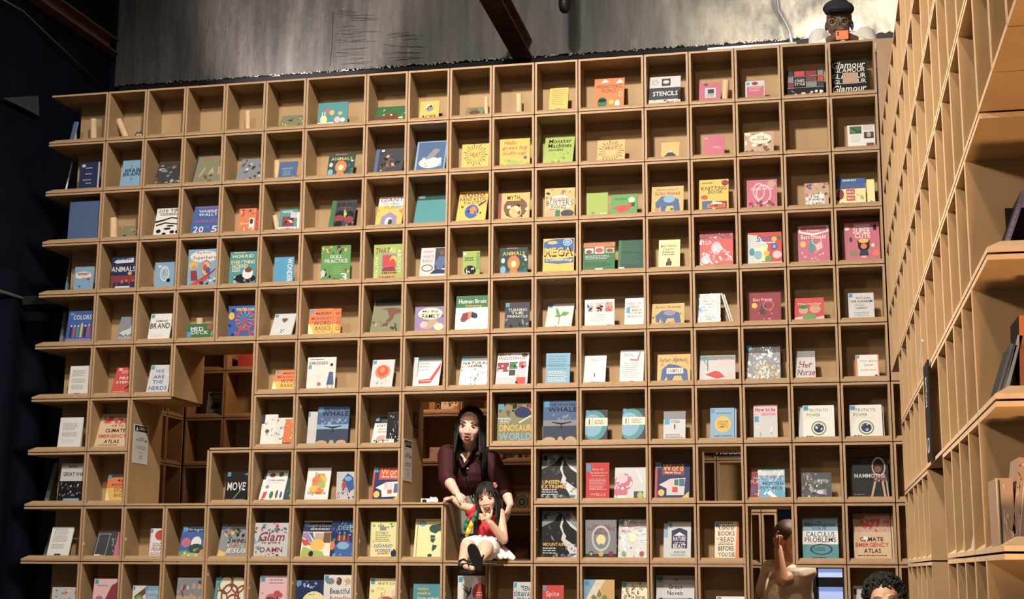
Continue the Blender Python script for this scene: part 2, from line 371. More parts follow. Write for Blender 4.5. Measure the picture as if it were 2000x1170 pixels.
# mirrored overhanging end: open towards the camera
def rtip():
    w=.38-G; h=P-G; b=MB(); t=T
    b.box((0,0,0),(w,.46,t)); b.box((0,0,h-t),(w,.46,h)); b.box((0,0,t),(t,.46,h-t)); b.box((t,.24,t),(w-.10,.24+t,h-t))
    me=mesh('shelf_box',b.v,b.f,[PANEL,EDGE_LIT],b.m)
    for p in me.polygons:
        if (p.normal.y<-.9 and p.center.y<.01) or (p.normal.x>.9 and (p.center.z<t or p.center.z>h-t)): p.material_index=1
    # lips along the front and the open end, mitred
    z=T; s=LD
    v=[(t,0,z),(w,0,z),(t,s,z+LH),(w-s,s,z+LH),(w,.46,z),(w-s,.46,z+LH),(t,s+.008,z+LH),(w-s-.008,s+.008,z+LH),(w-s-.008,.46,z+LH),(t,s+.008,z),(w-s-.008,s+.008,z),(w-s-.008,.46,z)]
    lp=mesh('shelf_lip',v,[(0,1,3,2),(1,4,5,3),(2,3,7,6),(3,5,8,7),(6,7,10,9),(7,8,11,10)],EDGE_LIT)
    return me,lp
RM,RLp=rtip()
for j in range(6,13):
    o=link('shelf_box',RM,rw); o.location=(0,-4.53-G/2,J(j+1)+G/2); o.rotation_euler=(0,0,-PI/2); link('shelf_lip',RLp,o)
board(rw,'plinth',(.03,-4.9,0),(.2,-1.09,J(13)))
BOOKS="""
A0|0|525|555|-|925|s|slate blue thin book standing at the far left end of the top shelf|
A1|0|165|355|205|880|e|low olive book with dark foliage cover lying back in the top row|s 5 10 95 80 14 9 E,K,e,y
A1|0|465|692|478|785|T|teal picture book with pink and yellow balloons on the top row|o 30 62 8 12 P;o 47 55 8 12 Y;o 20 25 12 18 y;r 14 40 17 60 y;r 22 40 25 60 y;o 75 50 7 8 Y;o 66 22 10 14 p;o 84 20 8 10 W;r 0 0 55 12 c
A1|0|875|1122|945|815|F|dim green and brown landscape book leaning back in the top row|p 0 0 100 0 60 60 0 35 b;s 5 5 95 90 16 9 F,e,b,y;o 85 25 8 6 c
A1|0|1242|1387|1255|772|Y|small yellow book with black leaf drawing on the top row|o 50 58 20 16 A;s 28 45 75 85 10 9 K,W,D;t 50 14 80 16 K ACIER
A1|0|1585|1722|1610|818|e|small faded olive brown book beside a cardboard tube, top row|o 50 45 30 18 b;q 50 45 22 26 D;l 20 80 80 3 8 3 b
A2|0|278|422|290|672|Y|small bright yellow book full of green text lines, top row|l 15 85 90 9 8 2.5 e;r 35 3 65 12 A
A2|0|620|850|640|602|O|orange prehistoric world picture book with dinosaur in the top row|t 50 72 86 12 b PREHISTORIC;t 48 58 50 13 b WORLD;p 20 85 50 88 35 98 W;p 70 82 98 84 84 96 W;o 28 18 16 20 F;o 28 26 14 6 K;o 58 20 9 8 Y;o 78 12 8 14 W;q 88 45 6 9 W
A2|0|1040|1282|1045|588|a|white and grey stencils book with flower square in the top row|r 0 18 100 60 D;a 20 80 4 13 10 b;r 40 66 68 92 D;o 54 80 10 6 a;t 52 39 78 16 W STENCILS;s 0 2 100 17 12 9 t,a,b;p 92 15 100 15 100 50 92 40 K
A2|0|1425|1588|1440|632|P|dusty pink book carrying a grey card, top row beside tube|o 32 90 10 8 b;r 28 20 78 72 a;r 40 42 70 65 D;l 35 72 36 3 6 2.5 D;o 50 8 10 5 b
A2|0|1778|1925|1785|618|a|small white and rose pink book on the top row|r 8 4 96 70 P;o 50 86 16 9 r;o 15 85 9 8 C;l 20 85 62 3 9 3 p
A3|0|150|432|160|540|K|dark square book with grid of coloured panels, top row|r 2 78 17 97 D;r 20 78 48 97 R;r 51 78 80 97 r;r 83 78 98 97 A;r 2 56 17 74 A;r 20 56 48 74 D;r 51 56 80 74 b;r 83 56 98 74 R;r 2 34 17 52 r;r 51 34 80 52 A;r 83 34 98 52 D;t 34 60 26 8 W STREET;t 34 46 28 10 W STYLE;s 10 2 98 24 12 9 W,a,s;r 0 75.5 100 76.5 a;r 0 53.5 100 54.5 a;r 0 31.5 100 32.5 a
A3|0|485|762|485|465|K|black square book with repeated white glamour lettering, top row right end|u 50 86 94 20 W Glamour;u 52 70 84 14 W GLAMOUR;t 50 52 94 15 W GLAMOUR;t 52 35 90 13 W GLAMOUR;u 50 14 94 20 W Glamour;r 32 28 74 62 t
B0|1|595|745|608|108|N|navy blue book with small white lines at left end|o 20 88 10 6 a;l 30 70 78 1 5 2.5 W;l 30 70 56 1 5 2.5 W;l 20 75 34 1 5 2.5 W;l 35 65 22 1 5 2 W;r 94 0 100 100 a
B0|1|905|1062|940|92|S|light blue paperback printed brain brain in black|s 25 50 90 80 12 8 s,T;t 55 62 75 13 K BRAIN;t 50 48 80 13 K BRAIN;r 50 24 53 36 K
B0|1|1155|1375|1220|110|D|grey brown book with layered rock cover, second row|s 2 5 98 95 30 11 D,b,A,e,t
B0|1|1450|1680|1510|55|D|olive grey book with three pale pincers and red title|r 5 4 95 96 e;t 45 91 50 7 R FOREST;p 18 25 34 58 38 55 24 24 t;p 48 30 60 58 70 30 62 38 t;p 78 58 82 30 90 30 84 58 t;s 20 4 90 30 10 9 A,D,b
B0|1|1785|1985|1850|80|A|silver grey foil wrapped book, second row|s 5 5 95 95 22 12 A,a,D,s
B1|1|160|295|185|102|s|small slate blue paperback leaning by a tube|t 50 60 60 10 S MIND;l 25 75 45 4 8 3 S;r 80 8 90 12 W
B1|1|535|735|560|45|E|dark green animals book with lion, beneath the balloon book|r 0 0 100 12 B;q 50 42 22 28 O;o 50 42 18 22 O;o 50 38 10 12 y;o 50 10 14 12 O;t 50 78 80 14 Y ANIMALS;l 25 75 96 1 6 4 P;o 12 52 7 10 a;o 12 18 10 14 S;s 78 10 98 70 7 10 W,s,F
B1|1|890|1105|920|5|s|dark blue nature book with brown animal photo, second row|r 12 0 100 100 D;s 20 10 96 80 26 11 b,D,e,t,K;r 20 88 30 96 W
B1|1|1200|1430|1235|-53|S|blue grey book with leaping shark over foam, second row|r 6 4 96 96 s;o 50 28 38 18 a;p 25 35 60 75 80 70 60 45 A;s 12 10 90 45 18 9 a,S,W
B1|1|1562|1770|1572|-31|Y|bright amber heat book with dark sun rays, left one|a 50 55 20 44 22 b;t 50 57 36 15 b HEAT;l 36 64 46 1 5 2 b
B2|1|-95|135|-95|-70|Y|yellow book about a great big bullfrog, red letters|u 35 86 40 14 R Hello;u 50 66 84 16 R great big;u 50 46 78 14 R bullfrog!;o 45 12 24 10 g;o 85 30 6 6 s;s 3 2 97 25 8 7 g,O
B2|1|230|458|258|-91|g|yellow green monster machines book with black title, second row|t 52 82 76 14 K Monster;t 52 66 78 14 K Machines;u 40 52 50 9 K doodles;s 10 5 90 45 12 7 g,e,Y
B2|1|645|858|655|-61|O|dull ochre heat book with sun rays, right one|r 0 0 100 100 o;a 50 48 20 46 22 b;t 50 62 40 14 b HEAT
B2|1|1135|1275|1142|-46|o|small ochre book with grey mountain peak|p 10 5 50 50 90 5 D;p 38 36 50 50 62 36 a
B2|1|1462|1618|1462|-96|P|dull rose pink paperback, second row, plain|r 5 85 18 90 W;u 60 45 30 10 p Love;l 55 95 36 1 5 2 p
B2|1|1770|1995|1785|-122|t|beige book with white oval on brown blotches|s 2 2 98 98 24 14 b,t,c,b;o 55 68 38 24 c;t 55 76 26 9 D THE ONE;t 55 64 50 9 D KITCHEN
A3|1|612|820|612|955|W|white booklet with leaf and face photos, right end|r 8 62 52 95 F;s 12 66 50 92 8 9 A,D,e;r 58 75 96 98 a;r 60 40 96 68 D;o 78 56 8 12 t;r 68 3 96 20 b;l 12 50 50 4 8 3 a
B0|2|510|755|535|405|s|large plain slate blue hardcover at the left end|
B0|2|890|1050|940|590|e|small low olive grey book leaning beside an upright tube|s 5 5 95 90 12 10 e,D,b;l 30 80 75 3 9 3 t
B0|2|1160|1362|1200|458|W|white drawing book with black ink waves titled 200 tips|t 50 91 86 12 D 200 TIPS;l 15 92 80 2 5 2.5 D;p 0 55 30 60 60 68 98 62 98 58 60 63 30 54 0 48 K;p 5 42 40 50 98 42 98 38 40 45 5 36 K;o 18 18 9 7 K;o 50 26 14 4 K;o 70 14 9 6 K;o 40 8 8 5 K;o 88 14 6 6 K;o 60 36 14 3 K
B0|2|1438|1655|1490|442|B|blue annual 2015 book with cream title and big numerals|t 55 82 76 10 c WHERE'S;t 55 70 72 10 c WALLY?;t 50 47 86 9 R ANNUAL;t 28 18 36 22 c 20;t 84 18 20 22 c 5;p 55 22 65 22 60 32 R;l 10 90 94 1 5 3 R
B0|2|1895|1975|1900|462|R|second red orange book half hidden behind the white patched one|s 40 5 98 90 6 8 O,W
B0|2|1810|1940|1825|458|O|red orange book with white patch and small figures|s 10 65 95 95 12 9 K,W,R;t 35 38 50 9 W Summer;r 62 15 92 60 W;o 75 45 10 12 D;s 5 5 95 20 8 8 R,W
B1|2|250|322|255|480|a|white book half hidden behind the teal framed photo book|r 70 4 96 96 W
B1|2|165|302|185|465|T|teal book with small framed people photo, curled top|r 18 20 84 66 r;s 22 24 80 62 10 10 c,b,K,W;l 15 85 90 2 6 3 W;r 0 0 100 16 W;t 50 8 70 9 K SAMPLE
B1|2|545|735|585|398|D|grey green birds book with dark red plumage drawings|r 0 0 18 100 F;t 60 84 74 13 K BIRDS;l 40 90 72 1 5 3 r;o 38 50 16 14 K;o 38 35 20 12 r;o 78 45 18 16 K;o 78 30 18 12 r;o 38 15 16 12 K;p 55 70 68 50 60 35 54 50 g;s 20 2 98 20 8 8 t,K,A
B1|2|900|1100|945|372|Y|giant colouring book with purple doghouse on yellow cover|r 0 70 100 100 W;t 50 90 88 14 r GIANT;t 50 76 60 8 D COLOURING;t 50 64 50 10 O FUN;o 76 64 14 5 S;p 20 5 20 32 50 48 80 32 80 5 M;o 50 14 14 16 W;o 56 12 8 12 D;s 2 2 20 60 6 8 O,g;p 80 50 98 40 98 60 O
B1|2|1195|1440|1235|350|E|large dark teal wrapped book with silver label|r 4 88 22 96 D;r 6 90 20 94 a;o 60 55 3 3 K;r 0 0 100 80 T;r 4 86 24 96 A
B1|2|1518|1740|1555|328|Y|yellow fantastic facts book with globe and red numerals|t 50 88 78 14 r 5000;t 50 74 92 12 N FANTASTIC;t 52 62 64 9 r FACTS;o 50 34 24 22 B;o 54 38 12 12 O;s 5 5 95 55 12 6 K,e,Y;p 70 55 95 68 96 64 74 50 D
B2|2|-110|130|-100|342|o|golden myth book with bull head silhouette and red spine|r 0 0 10 100 r;o 55 45 38 38 b;o 55 30 20 22 o;s 20 5 95 60 12 9 K,y,b;r 25 70 70 95 Y;t 48 82 40 16 K MYTH
B2|2|245|475|252|305|o|mustard boredom busters book with red and white title|s 3 60 97 97 12 9 K,e,D,W;o 50 50 42 26 c;t 50 64 66 12 r Boredom;t 50 50 88 17 r BUSTERS;l 20 82 38 3 5 2.5 D;r 5 3 30 26 t;r 36 3 52 26 F;o 76 14 22 12 D
B2|2|568|732|562|340|g|plain bright green book standing beside a green fox book|l 62 92 8 1 4 4 c;r 25 8 28 18 E;r 32 8 35 18 E
B2|2|748|952|755|352|G|green picture book with red fox, landscape format|t 38 78 44 10 D FLORA;o 78 72 12 14 c;p 10 35 35 50 60 45 78 62 82 48 65 20 35 12 20 28 R;r 78 40 90 60 E
B2|2|1060|1305|1060|293|t|peach safari animals book with blue elephant, third row|r 0 0 100 100 o;u 48 88 66 6 b Illustrated;u 50 74 80 14 b Safari Animals;p 14 10 12 40 30 62 55 66 85 50 90 8 72 6 68 26 48 26 42 6 30 6 28 28 22 8 s;o 55 52 18 14 S;s 2 2 98 20 6 8 F,O
B2|2|1425|1650|1445|240|Y|golden knitting book with red sample stamp, third row|o 88 88 12 9 r;l 10 50 88 1 5 3 r;t 50 72 86 12 E KNITTING;t 56 60 50 12 E BOOK;o 18 44 12 7 R;r 10 5 45 32 s;r 55 5 95 30 r;o 60 22 20 6 W;r 28 10 88 22 O;t 58 16 50 8 K SAMPLE
B2|2|1790|2022|1808|242|P|dusty pink glittery book with curly lettering, third row|o 82 85 14 12 t;u 50 68 76 14 p Sparkle;q 40 60 20 30 p;q 55 50 26 34 p;s 5 3 95 30 14 9 D,t,r,p
B3|2|283|465|285|265|t|white and tan folding lady book with collage cover|s 2 40 98 98 16 13 S,b,B,P,W;r 18 3 82 50 W;t 40 42 40 12 K The;t 50 28 62 14 K Folding;t 55 12 46 14 K Lady;s 2 2 16 40 4 12 p,W
B3|2|515|750|525|232|s|blue and yellow sweets picture book on the right edge|r 0 0 100 60 y;r 0 80 100 100 B;l 25 75 90 1 6 6 a;r 36 38 64 58 R;r 36 14 64 34 R;t 50 48 22 10 W MIX;t 50 24 22 10 W MAX;o 16 40 12 20 r;s 70 10 98 60 8 10 c,Y,g;s 2 2 30 30 6 9 o,K
B3|2|760|820|745|228|y|narrow pale yellow book behind the sweets picture book|r 40 4 70 14 e
B0|3|555|700|575|902|S|light blue paperback with white cloud title, left end|o 45 68 40 12 W;o 30 60 25 10 W;o 70 62 20 10 W;l 18 82 70 2 6 4 r;o 74 48 10 6 R;s 5 2 95 38 8 9 B,S
B0|3|838|1035|855|828|N|navy animals book with red band beneath white title|r 0 20 92 42 r;p 8 84 20 92 84 96 84 82 20 80 W;l 20 78 90 1 6 4 B;t 46 62 92 16 W ANIMALS;o 72 48 8 5 Y;s 0 8 98 40 10 7 R,O,r;r 18 1 74 9 W;r 90 78 99 96 b;r 0 4 10 26 b
B0|3|1170|1318|1185|868|S|light blue paperback with white brain drawing, fourth row|q 52 55 24 30 W;q 50 58 14 20 W;q 60 50 10 15 a;o 72 28 10 8 K;r 18 80 34 88 W;r 2 0 98 4 a
B0|3|1422|1655|1440|770|S|superhero activity book with yellow haired hero in red cape|o 52 80 46 16 W;t 54 76 76 12 r Superhero;t 52 90 46 6 r Big Book;t 54 67 20 5 r fun;q 60 47 16 24 M;o 60 47 14 18 Y;o 56 50 7 9 R;o 66 42 8 9 B;o 18 56 15 12 Y;o 20 50 9 7 t;p 10 42 30 42 34 15 12 15 r;p 10 5 98 48 98 52 60 14 20 0 10 0 R;s 68 4 98 30 8 9 W,s,t;s 40 2 70 12 5 8 N,K
B0|3|1738|1940|1758|788|T|teal horrid children's book with yellow title, black ink blot|t 50 86 80 10 y HORRID;t 50 68 88 11 y EVERYTHING;t 40 56 58 11 y HORRID;l 10 45 46 2 6 3 c;o 60 18 42 14 K;o 70 34 20 18 W;o 72 44 14 8 b;s 20 2 96 26 10 8 a,T,W;l 15 65 96 1 4 2 y
B1|3|130|280|142|828|C|sky blue paperback titled wonder down the right side|v 80 50 26 90 W WONDER;r 8 85 18 92 S
B1|3|490|712|500|742|G|green skill practice book with spotted round ball|s 1 76 99 99 18 9 o,K,b,e,Y;s 1 1 99 34 22 9 o,K,b,e,W;t 52 68 42 9 W SKILL;t 52 56 78 11 W PRACTICE;o 58 28 26 22 G;l 44 74 38 4 6 1.5 g;t 80 11 22 20 W 3;o 8 22 8 10 a
B1|3|890|1112|900|733|g|green book with red framed portrait and orange sample stamp|v 10 35 12 62 c WHAT WAS;v 88 52 11 66 c ABOUT?;t 66 84 22 14 c ALL;u 32 82 50 16 r THAT;r 28 22 78 72 M;r 32 36 62 68 R;o 68 55 12 12 Y;o 66 42 10 16 R;p 30 22 78 22 70 34 34 34 r;l 30 90 15 1 5 5 r;r 18 0 78 9 O;t 48 4 50 7 K SAMPLE
B1|3|1240|1440|1262|758|a|pale book with pink title and seated man in denim|r 55 30 100 98 D;o 80 82 8 9 b;p 55 48 70 70 92 70 96 45 80 25 62 35 s;p 40 12 96 12 96 24 60 30 N;t 28 86 38 10 P JOHN;t 30 70 42 10 P WHAITE;t 28 56 38 10 P BAKES;o 28 32 22 12 b;o 28 32 18 9 a;r 20 1 88 8 W
B1|3|1572|1702|1575|782|g|small lime paperback with green side title, fourth row|v 88 60 18 70 F WODEHOUSE;r 4 84 20 94 W;l 12 72 70 2 9 4 E;o 42 48 8 7 t;o 44 22 34 20 K;s 20 6 70 34 9 9 W,D,A
B2|3|-95|118|-92|758|E|dark green animals book with lion, left of the yellow mega book|r 0 0 100 12 B;q 50 42 22 28 O;o 50 42 18 22 O;o 50 38 10 12 y;o 50 10 14 12 O;t 50 78 80 14 Y ANIMALS;l 25 75 96 1 6 4 P;o 12 52 7 10 a;o 12 18 10 14 S;s 78 10 98 70 7 10 W,s,F
B2|3|232|470|240|688|Y|yellow and blue mega colouring book, fourth row|p 2 72 98 60 98 98 30 98 2 90 B;o 30 88 16 5 Y;q 78 88 14 10 W;o 78 88 9 6 S;p 5 42 50 38 98 44 98 28 50 25 5 30 s;t 50 60 92 28 K MEGA;t 48 62 86 23 Y MEGA;u 52 36 86 10 W Colouring
B2|3|540|782|545|718|F|green workbook back cover with three small photo strips|r 0 84 100 98 O;l 5 95 94 2 5 2 R;r 5 62 32 80 a;r 36 60 66 84 p;r 70 62 98 80 t;o 18 68 10 6 r;o 50 72 12 8 R;o 84 70 10 6 b;l 6 94 52 3 5 2 a;l 6 94 28 3 5 2 E;r 38 1 62 10 W
B2|3|805|998|812|700|E|plain dark green book with barcode beside striped green workbook|r 0 0 12 100 F;l 15 90 94 6 6 2 F;l 15 90 52 7 5 2 F;r 3 2 26 10 a
B2|3|1115|1278|1115|697|y|pale yellow paperback about civility with small dog|t 46 78 74 8 D MASTERING;t 46 66 54 8 D CIVILITY;l 15 80 55 2 8 3 b;p 34 10 60 10 62 24 48 30 36 22 D;o 48 30 8 6 r;r 3 1 80 6 W
B2|3|1430|1685|1430|632|r|crimson book sealed in crumpled shiny plastic|r 0 0 100 100 R;q 50 52 14 18 p;o 50 52 16 13 p;o 18 20 14 12 p;r 1 78 99 99 r
B2|3|1798|2058|1798|642|R|red sticker book with 500 in blue and bright circles|p 0 0 38 0 60 60 30 90 0 95 a;p 20 50 60 60 50 10 20 15 y;t 48 80 44 18 B 500;l 40 92 66 1 6 4 W;o 78 78 8 7 Y;o 78 55 10 10 B;o 78 55 5 5 S;o 86 30 14 12 p;o 55 35 9 9 Y;o 30 30 12 14 S;o 60 18 10 9 G;o 92 82 7 7 F;o 12 40 8 12 T;r 0 0 100 8 a
B3|3|233|475|228|588|P|pink best friends book with teal dress and yellow badge|p 4 80 50 72 98 82 98 99 4 96 W;p 10 84 50 78 92 84 92 96 10 95 P;t 50 69 80 11 W Best Friends!;t 50 86 40 8 p Princess;o 16 50 9 8 Y;p 38 58 55 60 50 30 40 26 32 34 T;q 60 58 16 12 p;p 55 46 75 58 78 40 60 30 p;r 4 0 98 5 a;s 10 6 90 30 8 7 p
B3|3|592|860|580|568|R|dusty red super cute book with black bear in yellow hat|r 0 0 100 100 P;r 28 88 74 96 p;t 50 79 50 14 W SUPER;t 52 66 44 13 W CUTE;o 8 86 7 6 c;o 54 40 17 16 K;o 42 50 6 5 K;o 66 50 6 5 K;o 54 52 15 6 Y;o 54 38 9 7 O;p 40 14 68 14 64 28 44 28 N;r 46 8 60 13 Y;r 14 14 34 28 e;o 80 40 5 5 c;o 88 20 10 8 O;o 88 86 5 8 K;o 18 56 4 7 D
C0|4|490|688|530|148|B|blue colours book with row of coloured pencils|t 55 80 70 15 W COLORS;r 0 0 100 12 M;r 13 16 21 50 N;r 26 16 34 50 R;r 40 16 48 50 T;r 53 16 61 55 Y;r 67 16 75 50 N;r 81 16 89 52 R;p 13 50 21 50 17 57 W;p 26 50 34 50 30 57 W;p 40 50 48 50 44 57 W;p 53 55 61 55 57 64 y;p 67 50 75 50 71 57 W;p 81 52 89 52 85 60 p;r 8 88 22 93 S
C0|4|875|1012|925|190|A|small grey book with pale curved shape, leaning|k;p 20 40 60 50 80 90 98 90 98 40 50 20 10 30 a;t 45 14 70 9 a WILD DOG;s 5 4 90 30 8 9 a,D
C0|4|1118|1280|1155|168|W|white brand paperback with bold black title|k;t 56 72 56 8 D DEMAND;t 50 54 92 20 K BRAND;l 10 88 20 2 6 2 a
C0|4|1418|1612|1425|245|F|low green card deck box with blue sticker|t 40 66 50 26 W MED;t 52 42 66 24 W DECK;r 2 12 18 48 C;o 88 76 10 15 R;r 0 0 100 5 Y;p 90 0 100 30 100 60 95 10 W
C0|4|1728|1948|1745|108|B|dark blue fairground book with red ferris wheel|s 2 5 98 96 30 8 N,M,R,P,B;a 58 55 6 34 12 S;q 58 55 32 35 R;o 58 55 7 6 R;p 30 2 38 2 58 52 52 52 R;p 78 2 86 2 64 52 58 52 R;t 58 88 64 10 y WINTER FAIR;o 12 68 10 12 Y
C1|4|95|258|150|168|a|pale paperback with small brown heart and black back board|k;o 48 74 9 6 b;o 58 74 9 6 b;p 40 72 67 72 53 60 b;t 55 25 20 14 K S;s 5 5 95 60 10 8 W,a
C1|4|392|572|410|130|O|orange word basics manual standing in front of its twin|r 0 0 100 42 Y;k;t 62 82 66 10 K MADE EASY;t 54 63 86 10 r MICROSOFT;t 58 45 74 16 r WORD;t 62 26 64 14 r BASICS;p 0 0 25 0 12 30 0 45 y;l 35 88 14 2 5 2 O
C1|4|500|632|510|126|O|orange word basics manual half hidden behind its twin|r 0 0 100 42 Y;t 86 82 24 10 K EASY;t 88 63 20 10 r OFT;t 88 45 20 16 r RD;t 86 26 24 14 r CS
C1|4|862|1105|910|48|e|large olive book with bare brown tree photo|r 4 4 96 96 e;r 4 76 96 96 D;p 30 20 55 45 45 65 20 68 60 72 96 66 96 58 70 52 66 40 50 20 b;s 4 4 96 34 18 9 b,D,t,e
C1|4|1205|1440|1215|115|M|lilac family book with sleeping baby photo|o 50 72 40 24 c;t 50 80 50 10 D My Big;t 52 62 56 16 K FAMILY;o 38 26 22 16 t;o 58 34 20 14 t;o 78 20 16 14 c;o 30 30 12 12 p;o 90 62 4 6 B
C1|4|1512|1762|1528|32|W|white human brain book with green band at top|r 0 66 100 100 F;t 50 84 84 12 W Human Brain;t 54 70 50 8 Y Colouring;p 16 32 22 50 45 54 45 36 28 26 r;p 38 34 38 54 50 54 50 40 O;p 48 38 50 54 66 48 68 38 60 34 N;o 25 30 9 5 b;l 10 90 22 3 5 1.5 a
C2|4|-60|128|-50|82|D|dark grey rocky pinnacle book beneath green bullfrog row|k;s 2 2 98 40 14 12 D,K,A;t 52 72 76 10 a TURNING;t 50 60 50 10 a THE;t 52 48 82 10 a PINNACLE
C2|4|245|448|278|92|a|pale book with three green leaves sprouting|k;p 30 86 45 70 50 52 36 58 G;p 52 52 62 68 88 62 70 50 G;p 30 50 45 58 60 50 44 45 G;r 49 15 51 52 b;s 4 2 96 18 9 8 W,a,e
C2|4|553|780|555|60|W|white booklet with three small dancing figure pictures|r 6 54 32 90 a;r 36 54 64 90 p;r 68 54 94 90 t;s 8 56 30 88 6 9 K,O,B;s 38 56 62 88 6 9 K,D,O;s 70 56 92 88 6 9 R,B,P;l 20 80 44 5 6 2 a;r 75 2 92 7 F
C2|4|855|1002|858|48|W|white paperback with stacked red lettering, fifth row|t 46 80 76 9 R CARRY ON;t 42 68 66 9 R WARRIOR;r 8 46 28 66 C;t 64 56 52 7 R MEMOIR;t 54 46 64 7 b LOVE IN;t 54 34 80 7 R BEAUTY;l 10 70 24 2 5 2 a
C2|4|1060|1312|1075|92|o|orange safari elephant picture book, fifth row|u 50 84 78 12 b Safari Animals;p 14 14 12 44 30 66 58 70 85 56 90 10 72 8 68 30 48 30 42 8 30 8 28 32 22 12 s;o 55 56 18 12 M;s 2 2 98 60 8 7 O,F,b
C2|4|1410|1588|1412|16|a|pale grey book under plastic beside two leaning white ones|l 25 75 74 4 10 2 A;r 6 38 22 54 C;s 70 60 98 99 6 7 W;l 10 80 24 3 6 2 A
C2|4|1810|2052|1825|8|r|dull wine red best friends book, fifth row|r 0 0 100 100 P;r 0 0 100 100 r;t 42 76 60 11 p Best Friends;o 16 56 9 9 Y;p 38 56 55 58 50 28 40 24 30 34 D;q 60 56 18 16 P;s 10 6 90 40 10 8 P,r
C3|4|205|430|192|48|R|bright red children's book with two smiling faces and wavy top|p 0 0 100 0 100 20 60 10 30 20 0 14 p;t 50 74 80 8 W Time for Bed;o 30 45 16 16 t;o 30 60 16 8 F;o 70 50 19 18 t;o 70 68 16 7 O;o 50 14 24 16 G
C3|4|618|815|612|10|a|grey white organism paperback in the right column|k;t 60 80 60 7 D SOCIAL;t 52 68 84 9 K ORGANISM;l 25 70 56 2 6 2 e;o 50 42 26 3 A;l 20 85 24 3 6 2 A
C0|5|512|665|540|565|W|white paper covered book on the sixth shelf, left end|l 14 84 84 6 4 1.5 A;l 14 84 54 4 4 1.5 A;l 14 84 32 4 4 1.5 A;r 30 0 60 6 D
C0|5|835|978|895|577|R|crimson first steps paperback with small white title|r 12 88 30 98 p;l 30 90 88 3 5 2 p;t 60 60 66 10 W FIRST;t 52 44 74 10 W STEPS;p 68 20 88 34 90 28 74 18 K;l 10 80 8 1 4 2 p
C0|5|1105|1268|1155|558|a|silver white nerds paperback with blue stacked title|k;t 46 78 40 12 B WE;t 46 58 52 12 B ARE;t 46 40 48 12 B THE;t 52 18 84 14 B NERDS;s 60 50 95 96 6 7 W
C1|5|112|292|155|597|O|orange word basics manual leaning beneath grey heart paperback|r 0 0 100 46 Y;k;t 66 84 60 10 K MADE EASY;t 56 66 86 9 r MICROSOFT;t 66 46 70 17 r WORD;t 68 25 66 15 r BASICS;p 0 0 25 0 12 30 0 45 y
C1|5|380|595|398|500|W|white dresses book with woman in blue pleated skirt|t 40 82 64 9 D DRESSES;l 10 60 92 1 5 2 D;r 4 64 15 76 C;o 86 76 5 5 K;p 76 54 92 54 90 72 78 72 c;p 70 14 96 14 92 54 78 54 s;r 74 2 78 14 t;r 88 2 92 14 t;o 44 17 7 6 P;l 30 50 42 2 5 1.5 a
C1|5|862|1030|895|518|a|grey green book with orange carnation bloom|k;o 50 58 34 24 O;o 50 60 24 18 R;o 48 64 14 10 O;s 5 3 95 34 14 9 y,e,a
C1|5|1195|1385|1235|490|W|white book with angled red corner band, sixth row|r 0 82 100 100 A;k;l 14 60 74 3 10 3 A;p 18 12 66 14 98 60 98 78 62 28 18 24 R;l 25 70 20 1 5 2 W
C1|5|1183|1215|1200|497|a|slim pale book tucked behind the red banded white book|k
C1|5|1540|1755|1572|490|W|white book with green wavy pattern and grey top|r 0 84 100 100 A;k;s 2 2 98 70 46 5 G,a,e,S;t 52 76 90 9 b NATURAL;t 50 66 50 7 b HARPER
C2|5|-130|112|-105|466|W|white wedding book with red and green photo grid|t 26 94 38 7 r DIY;t 46 83 86 9 r WEDDINGS;o 86 92 10 6 b;r 2 42 38 70 r;r 40 50 66 72 F;r 70 54 92 72 R;r 40 30 60 48 D;r 66 28 92 52 p;r 2 2 60 26 p;r 64 2 94 25 R;s 4 4 90 68 18 8 W,K,p,g
C2|5|253|438|262|468|S|pale turquoise book with faint text lines|l 10 90 88 10 8 2.5 T;r 0 60 100 62 T;l 10 90 40 6 6 2 W
C2|5|540|708|555|488|W|white paperback with tiny black marks in wide cell|l 30 70 86 2 5 2 A;l 22 78 66 6 5 1.5 a;r 48 24 52 38 K;r 34 3 60 7 K;r 64 3 72 7 K
C2|5|818|1000|822|443|W|white book with red tick at the top right|p 42 72 72 70 84 98 88 98 76 66 42 68 R;r 0 94 100 100 A;l 15 60 86 2 5 2 A;l 12 86 58 8 6 1.5 A;r 40 0 62 6 D
C2|5|1105|1358|1108|478|o|orange elephant picture book with red sample stamp|u 48 80 84 14 b Safari Animals;p 10 4 14 46 35 66 62 60 90 44 94 4 78 2 72 22 52 22 44 2 32 2 28 20 20 4 s;r 28 30 78 50 W;t 52 40 44 14 R SAMPLE;s 2 50 98 96 7 7 e,O
C2|5|1428|1702|1432|487|a|landscape grey book with red cloth hammock drawing|r 2 82 98 98 A;k;t 72 80 40 11 p PAPER;t 72 67 40 9 p CRAFT;p 16 26 44 40 56 36 70 16 50 8 30 18 R;p 70 12 85 40 98 10 p;r 22 40 24 84 D;p 22 60 10 84 12 84 24 58 D
C2|5|1782|2048|1778|402|A|tall silver grey book with yellow script in shiny wrap|r 0 76 100 100 D;k;u 58 38 56 16 Y take;u 60 14 72 18 Y peace;s 2 2 98 74 20 8 a,W,A
C3|5|212|365|210|452|a|small silver book with red script lettering|r 0 78 100 100 A;u 50 52 70 24 r Her;u 52 24 90 22 r Nurse;s 2 2 98 70 8 8 a,W
C3|5|672|852|665|480|W|white book with orange spine edge in the right column|r 0 0 8 100 O;r 95 0 100 100 O;k;t 56 72 76 8 A The glass;t 56 56 34 9 A hotel;l 20 90 32 1 5 3 A;r 80 6 92 12 D
C0|6|432|605|465|958|W|white paper covered book on the seventh shelf, left end|l 14 84 80 6 4 1.5 A;l 14 84 50 4 4 1.5 A;l 14 84 26 3 4 1.5 a
